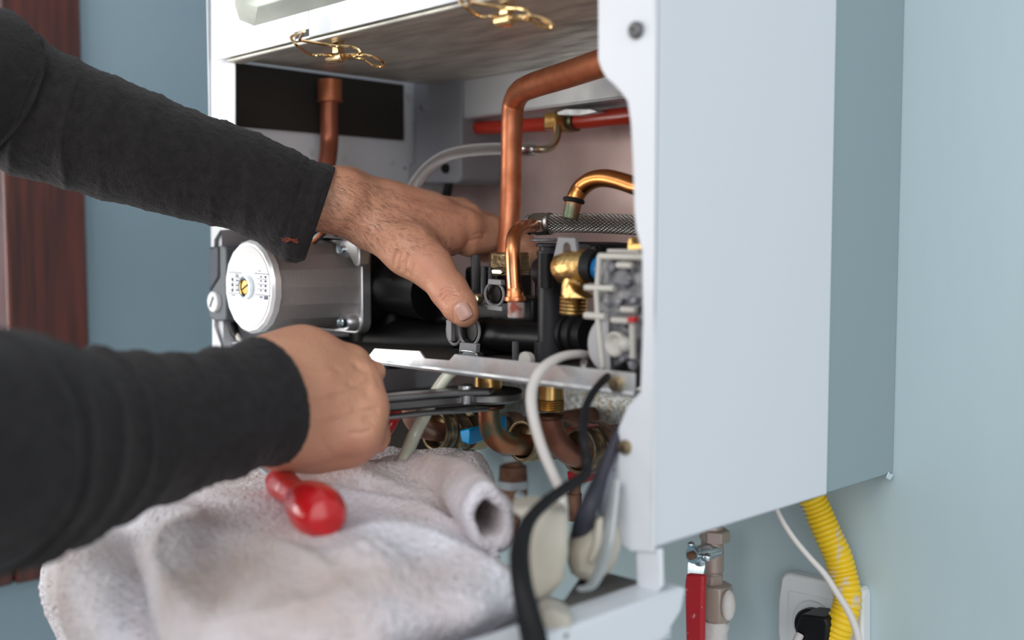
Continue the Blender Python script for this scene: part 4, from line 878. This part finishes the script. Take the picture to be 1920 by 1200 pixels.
# right (lower) fist
im, mm_, rm, pm = Q(652, 690, .685), Q(668, 718, .672), Q(682, 764, .665), Q(670, 806, .66)
w0, w1, w2 = Q(500, 690, .66), Q(500, 745, .63), Q(500, 800, .64)
prims = [
 (Q(460, 740, .62), Q(515, 705, .65), .022, .0215), (Q(450, 760, .61), Q(512, 745, .64), .026, .0265), (Q(460, 775, .62), Q(520, 795, .645), .022, .0215),
 (Q(560, 672, .665), im, .0185, .0145, .012), (Q(555, 718, .648), mm_, .0210, .0146, .012), (Q(550, 765, .645), rm, .0210, .0145, .012), (Q(540, 815, .65), pm, .0195, .0145, .012),
 (Q(515, 700, .65), Q(575, 674, .668), .0215, .0172, .014), (Q(512, 745, .64), Q(560, 740, .65), .0265, .024, .014), (Q(520, 798, .645), Q(560, 825, .66), .0215, .017, .014),
 (Q(540, 835, .665), Q(650, 842, .675), .0125, .0105, .012), (Q(600, 845, .67), Q(672, 828, .672), .011, .0115, .012),
 # fingers: proximal away from the camera, then curling back under the grips
 (im, Q(664, 706, .725), .0138, .0120, .006), (Q(664, 706, .725), Q(640, 720, .748), .0122, .0105, .004), (Q(640, 720, .748), Q(615, 725, .735), .0102, .009, .004),
 (mm_, Q(686, 745, .712), .0140, .0120, .006), (Q(686, 745, .712), Q(670, 765, .742), .0122, .0105, .004), (Q(670, 765, .742), Q(640, 770, .738), .0102, .009, .004),
 (rm, Q(694, 784, .702), .0138, .0115, .006), (Q(694, 784, .702), Q(675, 802, .732), .0118, .0100, .004), (Q(675, 802, .732), Q(645, 805, .73), .0100, .0088, .004),
 (pm, Q(698, 818, .692), .0130, .0108, .006), (Q(698, 818, .692), Q(676, 835, .715), .0108, .0092, .004), (Q(676, 835, .715), Q(645, 838, .715), .0092, .008, .004),
 # thumb over the far side
 (Q(560, 680, .69), Q(620, 686, .715), .0165, .0145, .012), (Q(620, 686, .715), Q(668, 698, .725), .0140, .0115, .006), (Q(668, 698, .725), Q(704, 698, .728), .0105, .0070, .005),
]
cre = [cr(668, 690, 690, 692, .660, .003, .0016), cr(690, 738, 712, 736, .652, .003, .0016), cr(688, 786, 708, 788, .648, .003, .0014),
       cr(640, 695, 600, 700, .642, .004, .0010), cr(650, 740, 600, 742, .636, .004, .0009), cr(640, 790, 590, 785, .636, .004, .0009)]
cre += [(Q(540, 700, .625), Q(672, 700, .648), .0028, -.0008), (Q(545, 735, .615), Q(680, 745, .64), .0026, -.0008), (Q(600, 800, .625), Q(670, 780, .638), .003, -.0008)]
ptsR, qR = field(prims, .0013, k=.01, creases=cre)
# the rest of the body outside the frame, coarse
shL, shR = (-.86, -.16, 1.47), (-.56, -.34, 1.46); elL, elR = tuple(Q(-120, 140, .70)), tuple(Q(-110, 850, .45))
chest = (-.78, -.30, 1.36); hipc = (-.86, -.40, .95); neck = (-.77, -.28, 1.50); head = (-.72, -.20, 1.62)
bodyp = [((-.83, -.24, 1.38), (-.66, -.35, 1.38), .10, .10), (chest, (-.84, -.38, 1.10), .12, .115), ((-.90, -.34, 1.02), (-.78, -.42, 1.02), .10, .10),
         ((-.80, -.22, 1.45), shL, .06, .055), ((-.70, -.30, 1.45), shR, .06, .055), (shL, elL, .040, .020), (shR, elR, .040, .026),
         (elL, tuple(Q(330, 303, .785)), .020, .022), (tuple(Q(330, 303, .785)), tuple(Q(590, 392, .80)), .022, .018), (elR, tuple(Q(200, 815, .555)), .026, .022), (tuple(Q(200, 815, .555)), tuple(Q(480, 762, .61)), .022, .018), (neck, (-.75, -.25, 1.55), .055, .05),
         ((-.735, -.22, 1.66), (-.73, -.215, 1.62), .085, .075), ((-.725, -.20, 1.60), (-.715, -.185, 1.565), .06, .045), ((-.655, -.135, 1.615), (-.662, -.142, 1.64), .012, .008, .008),
         ((-.90, -.34, .98), (-.90, -.30, .55), .085, .06), ((-.78, -.42, .98), (-.76, -.38, .55), .085, .06), ((-.90, -.30, .55), (-.92, -.33, .09), .055, .04), ((-.76, -.38, .55), (-.78, -.41, .09), .055, .04),
         ((-.92, -.33, .05), (-.86, -.27, .035), .035, .03), ((-.78, -.41, .05), (-.72, -.35, .035), .035, .03)]
ptsB, qB = field(bodyp, .010, k=.03)
def refine(pts, quads, creases, vox):
    me = bpy.data.meshes.new('t'); me.from_pydata(pts.tolist(), [], quads.tolist()); o = bpy.data.objects.new('t', me); COL.objects.link(o)
    md = o.modifiers.new('s', 'SUBSURF'); md.levels = 1; md.render_levels = 1
    ev = o.evaluated_get(bpy.context.evaluated_depsgraph_get()); m2 = ev.to_mesh(); n = len(m2.vertices)
    V = np.empty(n*3, np.float32); m2.vertices.foreach_get('co', V); V = V.reshape(-1, 3).astype(float)
    Nn = np.empty(n*3, np.float32); m2.vertices.foreach_get('normal', Nn); Nn = Nn.reshape(-1, 3)
    qd = np.empty(len(m2.loops), np.int32); m2.loops.foreach_get('vertex_index', qd); qd = qd.reshape(-1, 4)
    ev.to_mesh_clear(); bpy.data.objects.remove(o); bpy.data.meshes.remove(me)
    rel = V-np.array(CAM); z = rel@np.array(FV); px_ = 960+F*(rel@np.array(RV))/z; py_ = 600-F*(rel@np.array(UV))/z
    if (Nn*(V-V.mean(0))).sum(1).mean() < 0: Nn = -Nn
    face = np.clip(-(Nn*rel).sum(1)/np.linalg.norm(rel, axis=1)*3, 0, 1); dsp = np.zeros(n)
    for pl, w, h in creases:
        S = np.array([q for q in spline(pl, 6)]); best = np.full(n, 1e9)
        for a, b in zip(S[:-1], S[1:]):
            ab = b-a; t = np.clip(((px_-a[0])*ab[0]+(py_-a[1])*ab[1])/max(ab@ab, 1e-9), 0, 1)
            best = np.minimum(best, np.hypot(px_-a[0]-t*ab[0], py_-a[1]-t*ab[1]))
        dsp -= .7*h*np.exp(-(best/w)**2)*face
    return V+Nn*dsp[:, None], qd
ptsL, qL = refine(ptsL, qL, [
 ([(826, 556), (832, 549), (842, 545), (852, 545)], 2.4, .0013), ([(830, 563), (838, 555), (850, 551), (858, 552)], 2.4, .0015), ([(836, 569), (843, 561), (853, 557)], 2.2, .0009), ([(828, 545), (838, 538), (848, 538)], 2.2, .0009),
 ([(739, 497), (740, 485), (745, 470)], 3.5, .0009), ([(750, 505), (750, 488), (757, 470)], 3.5, .0010), ([(763, 512), (762, 497), (766, 482)], 3, .0008), ([(775, 518), (775, 505), (780, 494)], 3, .0005),
 ([(850, 478), (842, 468), (838, 455)], 3.5, .0011), ([(852, 472), (862, 470), (872, 462), (880, 450)], 3, .0007), ([(884, 452), (896, 447), (905, 449)], 3, .0008), ([(890, 440), (900, 436), (910, 440)], 2.5, .0005),
 ([(720, 370), (770, 385), (830, 398), (870, 404)], 5, -.0007), ([(730, 395), (770, 410), (800, 440)], 5, -.0006), ([(690, 360), (700, 395), (700, 440)], 6, .0006),
 ([(852, 600), (850, 590), (853, 575), (862, 566), (878, 570), (888, 580)], 1.8, .0006)], .0012)
ptsR, qR = refine(ptsR, qR, [
 ([(655, 720), (668, 725), (690, 727)], 6, .0014), ([(665, 768), (680, 770), (705, 768)], 6, .0014), ([(660, 812), (675, 812), (692, 808)], 5, .0012),
 ([(560, 690), (610, 700), (660, 690)], 6, -.0007), ([(550, 745), (610, 740), (680, 715)], 6, -.0008), ([(560, 790), (620, 780), (690, 762)], 6, -.0006), ([(620, 850), (600, 820), (590, 790)], 6, .0008), ([(690, 660), (700, 690), (712, 725)], 4, .0005)], .0013)
WK = thing('person', 'person in a dark grey fleece reaching into the boiler with both hands', 'person', (-.84, -.36, 0))
g = G()
for pts_, q_ in ((ptsB, qB), (ptsL, qL), (ptsR, qR)): g.add([tuple(map(float, p)) for p in pts_], q_.tolist())
bd = obj('body', g, skin, WK, smooth=180)
# thumbnail
from mathutils.bvhtree import BVHTree
bv = BVHTree.FromPolygons([tuple(map(float, p)) for p in ptsL], qL.tolist())
vs = []; nu_, nv_ = 16, 16; ux, uy = .47, .883
for i in range(nu_+1):
    for j in range(nv_+1):
        u = -1+2*i/nu_; v = -1+2*j/nv_
        m2 = math.sqrt(1-.5*v*v); m3 = math.sqrt(1-.5*u*u); uu = .35*u+.65*u*m2; vv = .35*v+.65*v*m3
        x = 868.5+ux*vv*17-uy*uu*14; y = 583+uy*vv*17+ux*uu*14
        h = bv.ray_cast(CAM, ray(x, y).normalized()); n_ = h[1] if h[1].dot(ray(x, y)) < 0 else -h[1]
        r_ = max(abs(uu), abs(vv)); vs.append(h[0]+n_*(.0006-.0005*max(0, (r_-.75)/.25)+(.0003 if vv > .6 else 0)))
for _ in range(2):
    w2 = list(vs)
    for i in range(1, nu_):
        for j in range(1, nv_): k = i*(nv_+1)+j; w2[k] = (vs[k-1]+vs[k+1]+vs[k-nv_-1]+vs[k+nv_+1])/4
    vs = w2
g = G(); g.add(vs, [(i*(nv_+1)+j, i*(nv_+1)+j+1, (i+1)*(nv_+1)+j+1, (i+1)*(nv_+1)+j) for i in range(nu_) for j in range(nv_)])
nl = obj('thumbnail', g, nailm, WK, smooth=180); sm = nl.modifiers.new('t', 'SOLIDIFY'); sm.thickness = .0006; sm.offset = 0
# arm hair
g = G(); random.seed(11); bv = BVHTree.FromPolygons([tuple(map(float, p)) for p in ptsL], qL.tolist())
made = 0
for _ in range(5200):
    x = random.uniform(585, 860); t_ = (x-600)/260; y = random.uniform(318+max(t_, 0)*70, 455+t_*30)
    if random.random() < max(0, t_*.75): continue
    dd_ = ray(x, y).normalized(); h = bv.ray_cast(CAM, dd_)
    if h[0] is None: continue
    p, n_ = h[0], h[1]
    if n_.dot(dd_) > 0: n_ = -n_
    fl_ = (RV*random.uniform(.5, 1.1)-UV*random.uniform(.25, .9)+FV*.2); fl_ = (fl_-n_*fl_.dot(n_)).normalized()
    L = random.uniform(.003, .0085)*(1-.5*max(t_, 0)); lift = random.uniform(.1, .45)
    pts_ = [p-n_*.0003, p+fl_*L*.4+n_*L*lift*.5, p+fl_*L*.75+n_*L*lift*.7, p+fl_*L+n_*L*lift*.6]
    g.tube(pts_, [.000048, .000045, .000035, .00001], 3, cap=False); made += 1
    if made > 1500: break
tag(obj('arm_hair', g, hairm, WK, smooth=0), kind='stuff')
# fleece top: two sleeves with folds plus the torso
def sleeve(g, pts, fold, seed, cuff_tail=0, nseg=26, nang=120):
    W_ = []
    for x, y, d, r_ in pts: p = P(x, y, D=d); W_.append((*p, r_*mpp(p)))
    return sleeve_w(g, W_, fold, seed, cuff_tail, nseg, nang)
def sleeve_w(g, W_, fold, seed, cuff_tail, nseg, nang):
    S = spline(W_, nseg); C_ = [Vector(q[:3]) for q in S]; R_ = [float(q[3]) for q in S]; N_ = len(C_); rings = []
    T0 = (C_[1]-C_[0]).normalized(); u = (ZV-T0*ZV.dot(T0)).normalized(); Ltot = sum((C_[i+1]-C_[i]).length for i in range(N_-1)); s = 0
    for i in range(N_):
        if i: s += (C_[i]-C_[i-1]).length
        t = (C_[min(i+1, N_-1)]-C_[max(i-1, 0)]).normalized(); u = (u-t*u.dot(t)).normalized(); w = t.cross(u); rg = []
        rem = Ltot-s; amp = fold(rem)
        for k in range(nang):
            a = 2*PI*k/nang; dirv = u*math.cos(a)+w*math.sin(a); q = C_[i]+dirv*R_[i]
            ph = s*2*PI/.027+1.9*math.sin(a+seed)+3.4*noise.noise(q*13+Vector((seed, 0, 0)))
            f = amp*((1-abs(math.sin(ph/2)))**1.5*1.5*(.6+.8*noise.noise(q*17+Vector((seed, seed, 0))))-.4+.6*noise.noise(q*30+Vector((0, seed, 0))))
            f += .0006*noise.noise(q*300)+.0005*noise.noise(q*700)+.0015*noise.noise(q*22)
            if cuff_tail:
                f += cuff_tail*math.exp(-((rem-.012)/.02)**2)*max(0, -math.cos(a+.1))**3
            hem = .0012*math.exp(-((rem-.004)/.004)**2)-.0008*math.exp(-((rem-.018)/.002)**2)
            rg.append(q+dirv*(f+hem))
        rings.append(rg)
    c = C_[-1]; t = (C_[-1]-C_[-2]).normalized()
    base = rings[-1]
    for k in range(1, 5): a = k/4*PI; rings.append([c+(q-c)*(1-.05*(1-math.cos(a)))+t*.0018*math.sin(a) for q in base])
    for k in range(1, 5): rings.append([c+(q-c)*.88-t*.012*k for q in base])
    g.loft(rings, cap=False)
def wpt(p, r_): return (*p, r_)
g = G()
up_ = []
for x, y, d, r_ in [(-120, 140, .70, 150), (0, 178, .735, 134), (100, 222, .75, 124), (200, 258, .762, 115), (330, 303, .775, 104), (440, 335, .785, 96), (540, 374, .795, 88), (598, 394, .80, 82)]:
    p = P(x, y, D=d); up_.append((*p, r_*mpp(p)))
sleeve_w(g, [wpt(shL, .068), wpt(tuple(Vector(shL).lerp(Vector(up_[0][:3]), .45)), .062), wpt(tuple(Vector(shL).lerp(Vector(up_[0][:3]), .75)), .056)]+up_, lambda r: .0010+.0034*min(1, max(0, (r-.10)/.15)), 1.3, .010, 26, 130)
lo_s = []
for x, y, d, r_ in [(-150, 850, .45, 250), (-50, 842, .48, 242), (70, 838, .515, 201), (180, 822, .545, 168), (290, 803, .57, 141), (385, 783, .592, 125), (460, 764, .61, 117), (500, 753, .622, 114)]:
    p = P(x, y, D=d); lo_s.append((*p, r_*mpp(p)))
sleeve_w(g, [wpt(shR, .068), wpt(tuple(Vector(shR).lerp(Vector(lo_s[0][:3]), .4)), .064), wpt(tuple(Vector(shR).lerp(Vector(lo_s[0][:3]), .7)), .060), wpt(tuple(Vector(shR).lerp(Vector(lo_s[0][:3]), .9)), .057)]+lo_s, lambda r: .0016+.0016*min(1, max(0, (r-.02)/.05)), 4.1, 0, 26, 130)
fb = [(p[0], p[1], p[2]+.014, p[3]+.014)+tuple(p[4:]) for p in bodyp[:7]]
pj, qj = field(fb, .010, k=.03); g.add([tuple(map(float, p)) for p in pj], qj.tolist())
fleece_v = [tuple(v) for v in g.v]; fleece_f = [tuple(f) for f in g.f]
tag(obj('fleece_top', g, fleece, WK, smooth=180), 'dark grey fleece with long sleeves')
fb = [(p[0], p[1], p[2]+.012, p[3]+.012) for p in bodyp[15:19]]+[((-.90, -.34, .98), (-.78, -.42, .98), .11, .11)]
pj, qj = field(fb, .012, k=.03); g = G(); g.add([tuple(map(float, p)) for p in pj], qj.tolist()); obj('trousers', g, jean, WK, smooth=180)
for p in bodyp[19:21]:
    pj, qj = field([(p[0], p[1], p[2]+.012, p[3]+.012)], .006, k=.01); g = G(); g.add([tuple(map(float, q)) for q in pj], qj.tolist()); obj('shoe', g, shoe, WK, smooth=180)
pj, qj = field([((-.745, -.235, 1.675), (-.745, -.235, 1.66), .088, .082)], .006); g = G(); g.add([tuple(map(float, q)) for q in pj], qj.tolist()); obj('hair', g, headhair, WK, smooth=180)
# reddish darning stitch at the upper cuff
sbv = BVHTree.FromPolygons(fleece_v, fleece_f); g = G(); random.seed(2)
for k in range(26):
    x = random.uniform(531, 556); y = 447+(x-531)*.12+random.uniform(-3, 4); h = sbv.ray_cast(CAM, ray(x, y).normalized())
    if h[0] is None: continue
    n_ = h[1] if h[1].dot(ray(x, y)) < 0 else -h[1]; d_ = (RV+UV*random.uniform(-.6, .6)).normalized()*.0016
    g.tube([h[0]-d_+n_*.0003, h[0]+n_*.0009, h[0]+d_+n_*.0003], .0003, 4)
tag(obj('stitching', g, mat('rust_red_thread', (.22, .05, .03), .8), WK, smooth=0), 'rust red stitches near the hem', kind='stuff')
